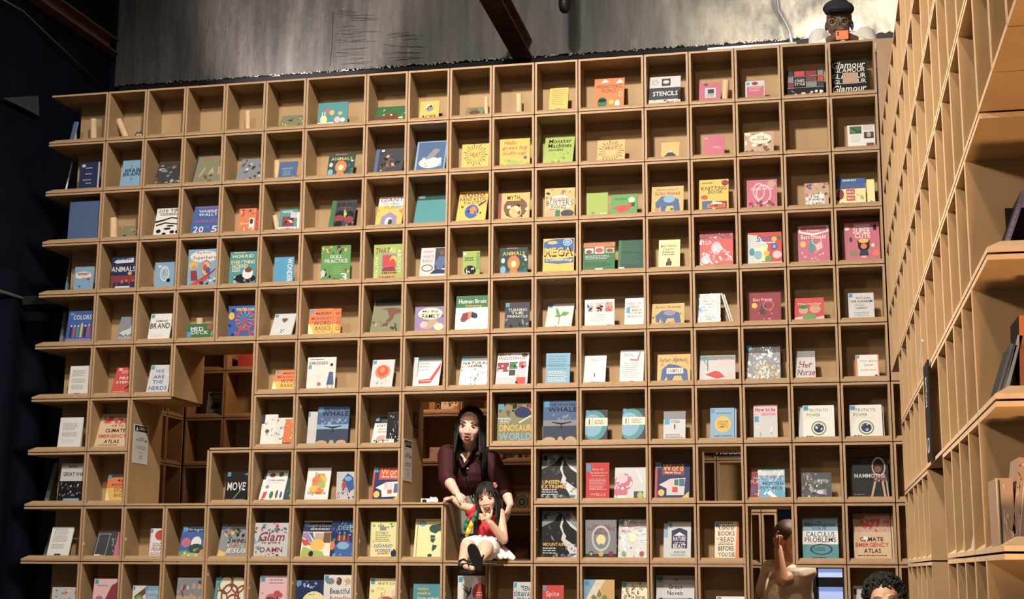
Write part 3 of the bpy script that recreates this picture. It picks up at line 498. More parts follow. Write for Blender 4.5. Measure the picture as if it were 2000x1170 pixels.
C0|6|705|950|780|930|x|tall yellow climate atlas with red world map at left|s 10 72 98 92 30 9 R;s 20 62 80 74 7 5 R;t 55 50 62 10 K CLIMATE;t 50 34 86 10 R EMERGENCY;t 52 18 46 10 K ATLAS;l 12 90 7 1 4 1.5 b
C1|6|25|140|55|935|W|white cocktail book with navy spine partly covered|r 0 70 18 100 N;s 20 15 96 92 12 12 a,S,r,A;o 40 46 14 6 b
C1|6|135|280|150|960|W|white and orange patterned book below the orange word manual|s 4 20 60 95 12 10 G,a,A;p 55 95 100 95 100 0 40 0 O;s 50 10 98 90 12 7 Y,O,y;r 46 0 86 9 r
C1|6|375|452|398|910|a|narrow beige book beside the blue whale tail book|k;s 4 4 96 70 8 12 t,a,c
C1|6|450|692|475|872|s|tall blue whale book with tail above sea, left|r 0 0 100 42 n;r 0 40 100 52 S;s 2 52 98 68 16 9 s,A,S;t 56 80 84 12 K WHALE;t 56 92 84 5 N THE HUNTED;k;p 24 47 50 42 49 32 53 32 52 42 78 47 78 49 52 46 50 46 24 49 K;o 18 4 18 7 t;o 50 4 8 8 t;o 80 4 16 8 t
C1|6|872|1042|915|952|W|knitting book for beginners with wool balls and black panel|r 0 76 100 100 K;k;o 40 84 14 8 D;o 64 84 14 8 s;o 86 84 12 8 D;t 52 67 80 9 K KNITTING;t 50 54 60 6 b ABSOLUTE;t 52 44 60 6 b BEGINNERS;o 46 20 28 12 t;o 76 22 22 10 p;s 2 1 98 16 12 10 M,N,W
C1|6|980|1095|1000|912|K|black and white speckled book behind the knitting book|s 2 2 98 98 30 8 W,K,s,a
C2|6|-115|150|-105|850|e|dinosaur world book with yellow and blue capital letters|s 2 66 98 99 20 11 b,K,o,r;o 72 76 24 14 N;r 0 60 30 62 W;k;l 6 40 60 4 4 2 a;t 52 36 92 17 Y DINOSAUR;t 52 14 92 19 S WORLD;p 60 50 98 70 98 66 64 48 c
C2|6|236|497|240|830|s|tall blue whale book with tail above sea, right|r 0 0 100 40 n;r 0 38 100 52 A;s 2 52 98 68 16 9 s,A,s;t 56 78 84 12 K WHALE;t 56 90 84 6 N THE HUNTED;k;p 26 46 52 41 51 32 55 32 54 41 82 46 82 48 54 45 52 45 26 48 K;o 18 4 18 7 t;o 50 4 8 8 t;o 80 4 16 8 t
C2|6|555|725|562|900|D|dark book with turquoise disc, left of two alike|o 40 50 58 48 T;o 30 50 46 36 S;r 0 48 100 74 c;l 40 90 64 3 5 2 b;r 30 48 32 74 T;r 16 52 20 70 K;k
C2|6|835|1010|845|885|D|dark book with turquoise disc, right of two alike|o 40 50 58 48 T;o 30 50 46 36 S;r 0 48 100 72 c;l 40 90 64 3 5 2 b;r 26 48 28 72 T;r 14 52 18 68 K;k
C2|6|1152|1320|1152|910|a|small grey paperback with wide blank margins, seventh row|r 0 72 100 100 A;t 52 64 44 10 D YOGA;r 4 54 28 72 C;r 48 38 54 54 D;l 10 90 18 3 5 2 D
C2|6|1640|1712|1640|882|s|dark blue book half hidden behind the yellow disc book|r 84 0 92 100 W
C2|6|1510|1695|1518|885|S|bright blue paperback with yellow disc and stack behind|o 52 48 34 26 Y;t 52 56 44 6 K A DOCTOR;t 50 48 40 6 K WITHOUT;t 54 40 40 6 K LIMITS;k;l 25 90 82 1 5 2 N;t 52 10 76 6 N JAMES ORBINSKI
C2|6|1842|2025|1842|862|a|pale violet paperback with long text title, seventh row|r 0 66 100 100 M;r 0 66 100 100 p;t 50 86 84 12 K How to be;t 62 72 60 8 r CREATIVE;r 4 50 22 66 C;s 10 5 90 46 9 9 W,A,a
C3|6|235|300|250|872|a|pale copy standing behind the left green globe book|k
C3|6|270|512|275|865|W|white power book with green ring globe, left copy|k;t 50 84 62 10 G TRUTH TO;t 34 70 44 10 G POWER;l 6 80 60 1 5 1.5 a;o 50 30 24 22 G;o 50 30 20 18 W;o 50 30 16 14 N;s 38 18 62 42 6 7 a,s;l 10 40 3 1 4 4 D
C3|6|800|892|800|866|W|white copy half hidden behind the right green globe book|r 92 0 96 100 D
C3|6|630|878|628|862|W|white power book with green ring globe, right copy|k;t 50 84 62 10 G TRUTH TO;t 34 70 44 10 G POWER;l 6 80 60 1 5 1.5 a;o 50 30 24 22 G;o 50 30 20 18 W;o 50 30 16 14 N;s 38 18 62 42 6 7 a,s;l 10 40 3 1 4 4 D
D0|7|430|618|475|138|a|history book with grey sky and dark crowd photo|r 0 0 100 54 K;s 2 14 98 54 40 6 W,D,A,K;t 54 72 84 10 D GREAT WAR;l 30 70 90 1 5 3 D;r 24 1 88 9 S
D0|7|795|938|828|222|O|orange excel basics manual with blue sticker|r 0 0 100 50 Y;r 0 90 100 100 D;k;t 78 78 40 9 K MADE;t 62 62 74 9 r MICROSOFT;t 72 44 60 16 r EXCEL;t 72 24 54 14 r BASICS;p 0 0 25 0 12 30 0 45 y
D0|7|1705|1868|1735|200|K|black paperback with large scratchy white title|k;t 50 50 84 28 W MOVE;p 40 10 95 62 97 60 44 8 A;p 80 90 98 96 98 88 A;t 50 4 86 6 a PARAG KHANNA
D1|7|12|195|75|190|W|white cocktail collectables book with small coloured icons|r 0 70 10 100 N;o 36 84 12 7 b;o 72 86 10 8 F;t 56 68 70 6 b Collectables;l 15 90 60 2 4 2 a;o 24 46 8 6 M;p 10 10 14 30 30 30 24 10 R;o 48 20 8 12 F;o 70 22 5 14 b;o 88 20 5 12 B;o 14 5 8 4 R
D1|7|195|255|250|205|E|dark green striped book just behind the cocktail collectables book|s 4 4 96 96 10 16 T,E,y,N
D1|7|362|540|400|170|W|white music book with yellow and orange paint splash|o 60 62 26 20 Y;o 44 56 20 22 O;o 66 46 18 12 g;o 40 34 26 12 Y;o 60 30 20 10 O;t 54 80 40 10 b Piano;t 50 62 52 12 O Music;t 50 24 76 10 D Interactive;s 24 16 80 78 10 8 Y,g,O
D1|7|608|750|608|200|a|white book with blue bird and red flower splashes|p 30 70 60 95 90 80 95 40 70 30 50 50 B;o 62 76 20 8 S;o 40 52 12 14 R;s 5 4 95 40 18 9 B,S,R,N,P;l 10 30 82 1 5 3 a
D1|7|868|1080|900|165|N|navy word guide with red spine, left of the woman|r 0 0 7 100 R;r 22 62 98 98 R;t 64 85 74 20 Y Word;t 60 70 56 8 W Made Easy;k;p 14 38 50 54 96 56 96 12 40 10 36 30 W;r 44 32 60 52 p;r 62 34 76 52 a;r 58 20 74 32 R;r 80 22 94 50 s;o 20 18 11 10 Y;p 78 0 98 0 98 18 Y
D2|7|215|497|232|65|K|unseen extremes book with black mountain and snow|p 0 60 98 60 98 100 0 100 A;s 2 78 98 98 18 9 a,A,s;p 0 66 22 74 34 78 44 90 52 94 62 86 74 72 98 60 98 0 0 0 K;s 6 20 60 70 16 7 D,K,D;p 56 88 60 80 56 68 60 56 68 46 66 40 78 34 98 22 98 2 84 0 76 14 64 28 54 40 58 52 50 66 54 80 a;p 64 82 80 66 98 56 98 62 76 76 a;s 62 14 94 36 9 6 s,A,W;s 0 0 98 10 12 9 s,A,D;t 30 38 52 8 Y UNSEEN;t 36 28 68 8 Y EXTREMES;l 4 50 20 3 5 2 a;r 4 86 14 96 N
D2|7|562|742|550|132|R|red orange paperback with pale centred text|r 4 76 22 96 C;t 52 82 46 6 p How to;t 55 72 76 6 p Support;t 54 64 60 6 p Sobriety;l 15 90 54 8 4 1.5 p;t 52 13 64 6 p WELLS
D2|7|777|1018|775|168|a|white book with large pink peony flower|o 28 52 30 26 P;o 34 62 20 18 P;o 24 66 18 16 p;o 20 22 22 16 P;s 4 20 56 84 16 8 p,P,W;r 10 0 36 12 W;r 62 4 92 24 D;o 82 12 9 11 g;p 70 95 90 50 86 50 66 95 W
D2|7|1085|1352|1092|125|N|navy word guide with yellow corner, right of the pink peony|r 0 0 7 100 R;r 20 64 84 94 b;r 22 66 82 92 r;t 52 84 58 18 Y Word;t 52 70 46 7 W Made Easy;k;p 12 38 44 54 88 56 84 10 34 10 34 28 a;r 38 34 54 52 p;r 56 36 68 52 F;r 50 18 66 32 R;r 70 34 86 54 s;o 19 17 9 9 Y;p 74 0 98 0 98 20 Y
D2|7|1812|1928|1812|200|r|dark maroon paperback with pale ghost figure|t 46 62 80 12 a PLAY;t 50 76 50 8 a FAIR;t 54 40 60 10 r BOOK;o 24 30 14 14 s;l 30 80 14 1 5 4 O
D3|7|-75|132|-70|185|C|bright blue shiny wrapped paperback beside dark maroon one|r 2 80 98 96 a;t 50 72 76 12 r LOVE IS;t 56 52 76 10 K MODERN;t 52 36 80 10 N TIMES;p 30 20 60 0 75 2 45 26 W
D3|7|258|488|255|208|D|dark grey foil wrapped book with crumpled highlights|s 3 5 97 95 26 10 D,K,A,E;p 30 30 80 36 84 12 50 20 A;o 72 68 22 6 A;o 62 24 10 8 a
D3|7|650|928|638|90|K|black mammoths book with tusked skeleton, right column|q 74 76 19 24 t;o 72 70 10 8 b;p 56 56 92 56 96 44 84 38 78 44 62 40 b;p 60 40 66 40 54 0 48 0 t;p 80 40 86 40 92 0 86 0 t;p 92 44 96 40 99 4 95 4 t;s 58 38 94 56 8 6 t,b;t 48 54 84 10 a MAMMOTHS;l 4 34 8 1 4 1.5 A
D0|8|348|512|402|622|W|white paper covered book on the lowest full shelf, left|l 14 84 92 6 4 1.5 A;l 14 84 66 5 4 1.5 A;l 14 84 40 4 4 1.5 A;r 34 2 64 10 D
D0|8|695|860|752|655|D|dark grey worn book beside a pink edged one|r 6 4 60 92 A;r 10 8 56 88 D;s 60 4 96 90 10 9 t,D,A;r 8 2 34 10 c
D0|8|855|900|905|660|P|bright pink book leaning next to worn dark grey book|
D0|8|1122|1245|1148|632|W|white people book with red circle, ninth row|r 0 0 6 100 P;o 66 76 34 18 R;k;t 60 42 76 13 r GOOD;t 60 26 80 13 r PEOPLE;l 12 90 12 2 6 2.5 b
D0|8|1352|1548|1395|620|B|blue cartoon landscape book with white topped hill|r 0 84 100 98 N;t 55 90 74 10 a Dragon;k;o 22 48 18 16 P;o 62 46 20 22 W;o 64 28 28 16 E;o 20 12 24 10 G;o 50 6 40 8 g;o 92 14 12 12 O;o 96 44 8 14 M;s 10 2 90 30 9 8 W,T,R,g
D0|8|1645|1865|1700|600|A|grey floral book with handwritten sweet title|s 2 60 60 98 16 11 e,b,G,o;s 50 60 98 98 10 12 K,A,D;r 0 84 14 98 C;u 62 52 66 18 K Sweet;s 30 30 98 44 9 8 o,c,R;u 62 18 76 18 c JESUS;p 0 0 30 0 26 14 6 22 Y
D1|8|-22|235|-5|590|a|white floral glam book with wine red script|s 0 70 99 99 22 9 R,s,a,P,T;s 0 2 24 60 12 9 S,a,T;u 52 60 76 26 r Glam;t 52 78 30 8 D You;t 50 42 56 8 r to give a;t 52 22 66 14 r DAMN;s 20 1 98 12 10 7 a,b,s
D1|8|330|557|370|575|c|inspirations colouring book with rays and yellow pumpkin|r 0 70 100 96 N;t 54 86 80 12 W Inspirations;l 25 90 76 1 5 3 a;k;p 0 68 18 68 40 40 38 36 0 56 M;p 0 52 36 36 32 32 0 42 R;p 20 68 34 68 44 44 B;r 42 44 72 66 t;r 72 40 96 68 b;o 54 34 24 16 Y;p 0 0 96 0 90 14 40 20 6 30 g;o 36 10 8 8 K;o 88 14 12 10 W;o 14 40 10 8 R
D1|8|557|738|580|572|N|deep blue octopus colouring book with pencils drawing|s 1 40 99 98 26 10 B,S,N,T,G;o 60 22 42 24 B;o 54 32 26 10 S;p 26 44 80 44 76 60 30 60 r;r 34 46 38 60 Y;r 44 46 48 60 b;r 54 46 58 60 g;r 64 46 68 60 K;o 8 32 12 12 O;s 1 1 99 12 10 8 S,G,B;t 60 80 60 12 S DEEP
D1|8|862|1065|875|582|g|pale yellow green puzzle book with blue word squares|r 3 3 97 97 y;s 3 82 97 96 10 8 G,e,g;r 36 76 60 86 A;l 20 80 70 6 5 2 e;u 50 32 70 10 B SQUARED;u 50 20 58 9 B WORDS;l 30 78 10 1 5 4 O;o 90 12 10 12 N;s 4 4 96 70 8 6 g,y
D1|8|1195|1410|1220|560|y|pale yellow world map folder with dark continents|r 8 0 10 100 b;o 26 88 14 8 S;p 50 78 58 84 78 86 98 90 98 70 84 68 74 62 58 66 52 70 E;p 56 58 72 58 74 46 68 38 58 42 E;p 66 34 82 32 78 24 66 16 64 24 E;o 58 6 8 5 E;r 0 50 100 51 c
D2|8|222|498|232|498|K|mountains book with dark peak and white snow ridge|p 0 60 98 60 98 100 0 100 A;s 2 78 98 98 18 9 a,A,s;p 0 66 22 74 34 78 44 90 52 94 62 86 74 72 98 60 98 0 0 0 K;s 6 20 60 70 16 7 D,K,D;p 56 88 60 80 56 68 60 56 68 46 66 40 78 34 98 22 98 2 84 0 76 14 64 28 54 40 58 52 50 66 54 80 a;p 64 82 80 66 98 56 98 62 76 76 a;s 62 14 94 36 9 6 s,A,W;s 0 0 98 10 12 9 s,A,D;t 38 29 66 7 Y MOUNTAINS;l 4 48 20 3 5 2 a;r 4 82 14 92 N;p 26 50 36 36 28 40 A
D2|8|560|797|558|567|A|silver inventors book with light bulb and three badges|r 0 0 100 12 D;t 50 84 56 7 r THE YOUNG;t 50 76 86 9 r INVENTORS;t 50 66 48 8 r MANUAL;o 50 48 15 14 y;r 45 28 55 38 A;q 50 52 30 34 a;o 18 12 8 7 E;o 50 12 8 7 o;o 82 12 8 7 r;o 18 12 5 4 g
D2|8|805|1035|798|562|a|silver inventors book with glare streaks in plastic wrap|s 2 2 98 98 30 7 W,a,S,A;k;t 40 80 60 9 P INVENTORS;t 34 70 46 8 P MANUAL;o 48 52 12 12 y;p 18 92 60 82 98 84 98 80 60 78 W;p 20 80 60 66 98 68 98 64 60 62 W;p 30 70 70 50 98 52 98 48 70 46 W;o 80 12 8 7 r;o 20 12 8 7 G
D2|8|1150|1190|1152|595|a|slim lilac copy standing behind the castle beast book|r 0 60 90 84 S
D2|8|1185|1362|1185|582|M|pale lilac book with navy castle square and white letters|r 0 0 100 100 a;r 16 28 84 76 N;p 16 76 84 76 50 84 N;p 24 62 50 72 76 62 W;t 50 54 54 12 W NATURE;t 50 42 46 5 a OF THE;t 50 34 54 11 W BEAST;k;t 52 18 48 5 D MICHEL FABER;l 14 90 12 2 4 1.5 A
D2|8|1545|1730|1535|580|c|cream book of big red brown reading title, orange stack|k;p 84 0 100 0 100 100 92 100 O;t 48 84 62 12 b 1.000;t 48 68 68 12 b BOOKS;t 52 52 56 12 b READ;t 12 53 12 5 b TO;l 14 80 42 2 4 1.5 b;t 46 28 64 12 D BEFORE;t 48 12 68 11 D YOU DIE;l 20 80 94 1 4 3 D
D3|8|268|542|255|552|S|light blue calculus problems book with white middle band|r 0 36 100 68 W;r 0 0 100 36 T;t 46 90 14 5 N THE;u 50 83 86 11 N Humongous;t 48 74 40 6 N BOOK OF;t 50 60 80 12 N CALCULUS;t 50 47 88 12 N PROBLEMS;q 52 24 32 13 N;l 30 70 26 2 5 2 N;l 12 82 39 1 4 1 O;l 26 70 3 1 4 2 N
D3|8|660|978|655|520|x|large tan climate atlas with red world map, right corner|r 0 60 94 100 t;s 8 70 92 88 34 8 R;s 20 60 80 74 8 5 R;t 45 44 58 9 K CLIMATE;t 46 32 84 9 R EMERGENCY;t 46 19 42 9 K ATLAS;l 8 86 8 1 4 1.5 b;p 28 44 32 50 36 44 32 38 W;o 30 46 6 4 W;r 94 0 96 100 D
D0|9|385|575|400|1080|a|pale green floral book in the bottom left cell|s 3 40 60 90 16 8 F,e,a;s 50 30 97 90 10 12 p,P,y;s 4 4 96 50 10 10 g,W
D0|9|690|885|722|1015|p|lilac book with large magenta petal, bottom row|p 96 92 98 20 60 10 50 40 70 80 r;l 14 60 78 1 5 3 P;k;o 26 40 14 10 P;s 4 4 60 40 10 8 P,p,M
D0|9|1000|1100|1008|1068|W|white book with green and red round fruit shapes|p 10 60 98 95 98 70 30 44 b;o 50 42 36 26 G;o 50 42 26 18 g;k;s 5 4 95 30 8 10 R,e
D0|9|1095|1202|1100|1070|S|light blue book with thin white text, bottom row|t 54 76 80 12 W WATER;l 14 86 60 4 6 2 W;o 60 30 34 12 B;r 0 84 20 98 C
D0|9|1330|1530|1355|1008|A|book with dusky grey and orange cloud horizon|r 0 0 100 50 t;r 0 60 100 76 A;s 2 20 98 90 18 16 A,t,b,a;r 80 84 94 92 D
D0|9|1615|1852|1650|1003|c|cream book with interlaced red lattice pattern|r 0 0 10 100 T;q 34 80 24 27 b;q 72 82 24 27 r;q 50 50 30 33 b;q 90 50 26 29 r;q 20 40 24 27 b;q 62 24 28 31 r;q 34 10 24 27 b;r 0 0 8 100 T;t 58 76 26 7 b MANDALA;k
D1|9|12|232|35|993|p|pale lilac book with dark pink flower spray|k;l 34 86 88 2 8 3 A;o 46 44 22 10 P;o 40 36 20 10 r;o 62 54 12 8 R;o 74 50 8 6 R;s 10 20 90 64 10 7 R,P,M,D
D1|9|292|512|308|1025|N|navy mandalas book with pale yellow half circle|s 2 76 98 96 12 11 W,S,N;o 64 28 44 40 y;k;t 62 40 56 14 D Mandalas;l 44 66 58 1 5 2 b
D1|9|508|722|512|985|W|white beautiful butterflies book with three moths|o 24 84 14 8 A;o 54 84 10 10 b;o 86 84 10 8 o;t 58 60 70 14 N Beautiful;t 60 42 74 13 R Butterflies;s 8 74 96 94 7 6 D,t,K;k
D1|9|850|1062|872|1012|y|yellow book fading to red dome, bottom row|k;o 60 26 44 26 R;o 60 20 34 20 P;t 60 86 60 7 e INTO;t 40 72 26 8 Y FOR;s 5 30 95 70 12 9 Y,g,o;o 86 60 6 10 p
D1|9|1188|1400|1200|1055|T|teal make a farm animal book with yellow words|t 36 86 36 10 Y make;t 40 72 46 10 Y make;t 54 56 76 11 W farm animal;l 16 60 44 1 5 3 a;k
D1|9|1532|1748|1538|992|W|white book with hummingbird and big red dot|k;o 78 60 26 22 R;p 14 72 36 62 44 64 46 74 50 70 46 56 38 50 32 40 34 56 D;p 12 82 40 68 36 60 M;r 32 24 34 44 D;o 76 32 16 14 F;l 66 92 58 2 6 3 p
D2|9|5|150|12|1040|a|white survival skills paperback with teal tint|t 66 82 40 14 K TEN;t 50 66 92 13 K SURVIVAL;t 54 50 70 13 K SKILLS;k;s 4 60 60 90 6 10 T,S
D2|9|228|392|232|1065|R|red spite paperback with white serif title|t 48 72 62 20 p Spite;k;p 40 40 60 52 56 36 p
D2|9|548|782|548|1022|o|blue to orange gradient book with lotus petals|p 0 100 40 100 0 40 S;p 40 100 70 100 0 0 0 40 c;k;o 50 30 15 14 N;p 42 60 50 76 58 60 50 54 e;p 22 54 32 62 42 54 32 48 e;p 58 54 68 62 78 54 68 48 e;p 10 32 20 40 30 32 20 26 e;p 70 32 80 40 90 32 80 26 e;l 34 70 88 1 5 2 a
D2|9|828|1042|832|1040|c|book with green and gold leaf letter pattern|s 3 50 97 98 34 7 F,e,b,G,t;k;t 56 60 60 10 b The Secret;t 50 46 70 10 e Life of;t 50 30 66 12 b BONES
D2|9|1092|1388|1100|990|a|silver great novels book with black divider line|t 50 74 36 10 K Great;t 50 60 40 10 K Novels;r 4 47 96 48 K;o 88 47 4 2 K;o 14 47 4 2 K;k;p 10 20 46 28 50 24 54 28 90 20 90 14 10 14 b;o 52 90 4 3 A
D2|9|1555|1782|1558|1150|W|white book only its top edge showing, bottom row|k
D3|9|655|740|655|1070|a|pale grey booklet with dark ornament beside curly head|r 10 76 36 92 D
"""
# ---------------- books ----------------
HEX=dict(K='0c0d10',x='dcb98a',n='39475f',W='eceae4',N='1f2f63',B='2f66b8',C='3fa6d6',S='7fb4d8',T='3f9aa0',G='5aa24a',g='a3bf42',Y='f0bd1e',y='f3ea9a',O='ee7a24',R='d8362f',P='d06482',p='f2bfc6',M='9a86b8',D='3d4047',A='8b8f96',a='cfd1d2',b='7d4a34',t='c9a386',c='efe4c4',E='1f5148',F='2f7a46',e='86885c',o='e2b45a',r='9c2b3c',s='4a6a9c')
def lin(h):
    r=[]
    for k in (0,2,4):
        c=int(h[k:k+2],16)/255; r.append(c/12.92 if c<.04045 else ((c+.055)/1.055)**2.4)
    return tuple(r)
PAL={}
for k,v_ in HEX.items():
    c=lin(v_); g_=.3*c[0]+.6*c[1]+.1*c[2]; PAL[k]=tuple(.66*(.78*q+.22*g_) for q in c)
GL={}
def glyph(ch):
    if ch in GL: return GL[ch]
    cu=bpy.data.curves.new('g','FONT'); cu.body=ch; cu.size=1; cu.resolution_u=2; cu.offset=.013
    ob=bpy.data.objects.new('g',cu); COL.objects.link(ob); bpy.context.view_layer.update()
    me=bpy.data.meshes.new_from_object(ob.evaluated_get(bpy.context.evaluated_depsgraph_get()))
    vs=[(v.co.x,v.co.y) for v in me.vertices]; fs=[tuple(p.vertices) for p in me.polygons]
    x0=min([v[0] for v in vs],default=0);x1=max([v[0] for v in vs],default=.25)
    GL[ch]=([(x-x0,y) for x,y in vs],fs,x1-x0); bpy.data.objects.remove(ob); bpy.data.meshes.remove(me); bpy.data.curves.remove(cu); return GL[ch]
def text_geo(s,cx,cy,w,h,ital=False,vert=False):
    pen=0;V_=[];Fs=[]
    for ch in s:
        if ch==' ': pen+=.28; continue
        v,f,a=glyph(ch); o=len(V_); V_+=[(x+pen,y) for x,y in v]; Fs+=[tuple(i+o for i in q) for q in f]; pen+=a+.09
    pen-=.09
    ys=[y for _,y in V_]; ya,yb=min(ys),max(ys)
    if ital: V_=[(x+.25*y,y) for x,y in V_]
    xm=max(x for x,_ in V_); xn=min(x for x,_ in V_)
    if vert: out=[(cx-w/2+w*(y-ya)/(yb-ya),cy+h/2-h*(x-xn)/(xm-xn)) for x,y in V_]
    else: out=[(cx-w/2+w*(x-xn)/(xm-xn),cy-h/2+h*(y-ya)/(yb-ya)) for x,y in V_]
    return out,Fs
class Print:
    def __init__(s,w,h,y,z0=0): s.w,s.h,s.y,s.z0=w,h-z0,y,z0; s.n=0; s.v=[];s.f=[];s.c=[]; s.tv=[];s.tf=[];s.tc=[]
    def P(s,pts,col,clip=True):
        s.n+=1; y=s.y-.00004*s.n-.0002; o=len(s.v)
        s.v+=[(s.w*(min(100,max(0,x))/100-.5),y,s.z0+s.h*min(100,max(0,z))/100) for x,z in pts]; s.f.append(tuple(range(o,o+len(pts)))); s.c.append(PAL[col])
    def text(s,t,cx,cy,w,h,col,ital=False,vert=False):
        pts,fs=text_geo(t,cx,cy,w,h,ital,vert); s.n+=1; y=s.y-.00004*s.n-.00021; o=len(s.tv)
        s.tv+=[(s.w*(min(100,max(0,x))/100-.5),y,s.z0+s.h*z/100) for x,z in pts]; s.tf+=[tuple(i+o for i in q) for q in fs]; s.tc+=[PAL[col]]*len(fs)
    def run(s,art,rnd):
        asp=s.w/s.h
        for tok in art.split(';'):
            tok=tok.strip()
            if not tok: continue
            a=tok.split(' '); k=a[0]
            if k=='k': s.P([(3,84),(18,84),(18,98),(3,98)],'C'); s.P([(6,88),(15,88),(15,93),(6,93)],'T'); continue
            if k in 'tuv' : 
                x=[float(q) for q in a[1:5]]; s.text(' '.join(a[6:]),*x,a[5],ital=(k=='u'),vert=(k=='v')); continue
            if k=='s':
                x0,y0,x1,y1,n,sz=[float(q) for q in a[1:7]]; cs=a[7].split(',')
                for _ in range(int(n)):
                    cx,cy=rnd.uniform(x0,x1),rnd.uniform(y0,y1); m=rnd.randint(5,8); r1=sz*rnd.uniform(.4,1); r2=sz*rnd.uniform(.3,.9)*asp; th=rnd.uniform(0,PI)
                    pp=[]
                    for i in range(m):
                        q=2*PI*i/m; rr=rnd.uniform(.55,1.1); ex,ey=r1*rr*math.cos(q),r2*rr*math.sin(q)
                        pp.append((min(x1,max(x0,cx+ex*math.cos(th)-ey*math.sin(th))),min(y1,max(y0,cy+ex*math.sin(th)+ey*math.cos(th)))))
                    s.P(pp,rnd.choice(cs))
                continue
            nums=[float(q) for q in a[1:-1]]; c=a[-1]
            if k=='r': x0,y0,x1,y1=nums; s.P([(x0,y0),(x1,y0),(x1,y1),(x0,y1)],c)
            elif k=='o': cx,cy,rx,ry=nums; s.P([(cx+rx*math.cos(2*PI*i/18),cy+ry*math.sin(2*PI*i/18)) for i in range(18)],c)
            elif k=='p': s.P(list(zip(nums[::2],nums[1::2])),c)
            elif k=='q':
                cx,cy,rx,ry=nums
                for i in range(20):
                    q0,q1=2*PI*i/20,2*PI*(i+1)/20; s.n-=1 if i else 0
                    s.P([(cx+rx*f_*math.cos(q),cy+ry*f_*math.sin(q)) for f_,q in ((1,q0),(1,q1),(.82,q1),(.82,q0))],c)
            elif k=='a':
                cx,cy,r0,r1,n=nums
                for i in range(int(n)):
                    q=2*PI*i/n; d=.30*PI/n; r2=r1*(.85 if i%2 else 1); s.n-=1 if i else 0
                    s.P([(cx+r0*math.cos(q-d*.5),cy+asp*1.0*r0*math.sin(q-d*.5)),(cx+r2*math.cos(q-d),cy+asp*r2*math.sin(q-d)),(cx+r2*math.cos(q+d),cy+asp*r2*math.sin(q+d)),(cx+r0*math.cos(q+d*.5),cy+asp*r0*math.sin(q+d*.5))],c)
            elif k=='l':
                x0,x1,yt,n,pitch,th=nums
                for i in range(int(n)):
                    xe=x1-rnd.uniform(0,.25)*(x1-x0); x=x0; s.n-=1 if i else 0
                    while x<xe:
                        e=min(xe,x+rnd.uniform(4,13)); s.P([(x,yt-i*pitch),(e,yt-i*pitch),(e,yt-i*pitch+th),(x,yt-i*pitch+th)],c); s.n-=1; x=e+2
                    s.n+=1
    def out(s,parent,m):
        for nm,v,f,c in (('cover_print',s.v,s.f,s.c),('title_lettering',s.tv,s.tf,s.tc)):
            if not f: continue
            link(nm,ink(mesh(nm,v,f,m),c),parent)
def ink(me,cols):
    at_=me.attributes.new('ink','FLOAT_COLOR','FACE'); d=[]
    for c in cols: d+=[*c,1]
    at_.data.foreach_set('color',d); return me
def make_book(root,w,h,th,base,art,rnd,m=PRINT,z0=0):
    # case: front board, spine on the left, back board; paper block between
    g=.0016; b=MB(); b.box((-w/2,0,0),(w/2,g,h)); b.box((-w/2,th-g,0),(w/2,th,h)); b.box((-w/2,g,0),(-w/2+g,th-g,h))
    link('cover',ink(mesh('cover',b.v,b.f,m),[PAL[base]]*len(b.f)),root)
    b=MB(); b.box((-w/2+g,g,.002),(w/2-.002,th-g,h-.002)); b.build('pages',PAPERM,root)
    p=Print(w,h,0,z0); p.run(art,rnd); p.out(root,m)
def solveX(px,Y,Z,ref=0):
    lo,hi=-4,4
    for _ in range(40):
        mid=(lo+hi)/2
        if proj((mid,Y,Z))[0]<px: lo=mid
        else: hi=mid
    return lo
def solveZ(py,X,Y):
    lo,hi=-1,6
    for _ in range(40):
        mid=(lo+hi)/2
        if proj((X,Y,mid))[1]>py: lo=mid
        else: hi=mid
    return lo
WRAPPED=('wrapped','shiny','plastic','foil','glare')
lines=[l for l in BOOKS.strip('\n').split('\n') if l]
nb=0
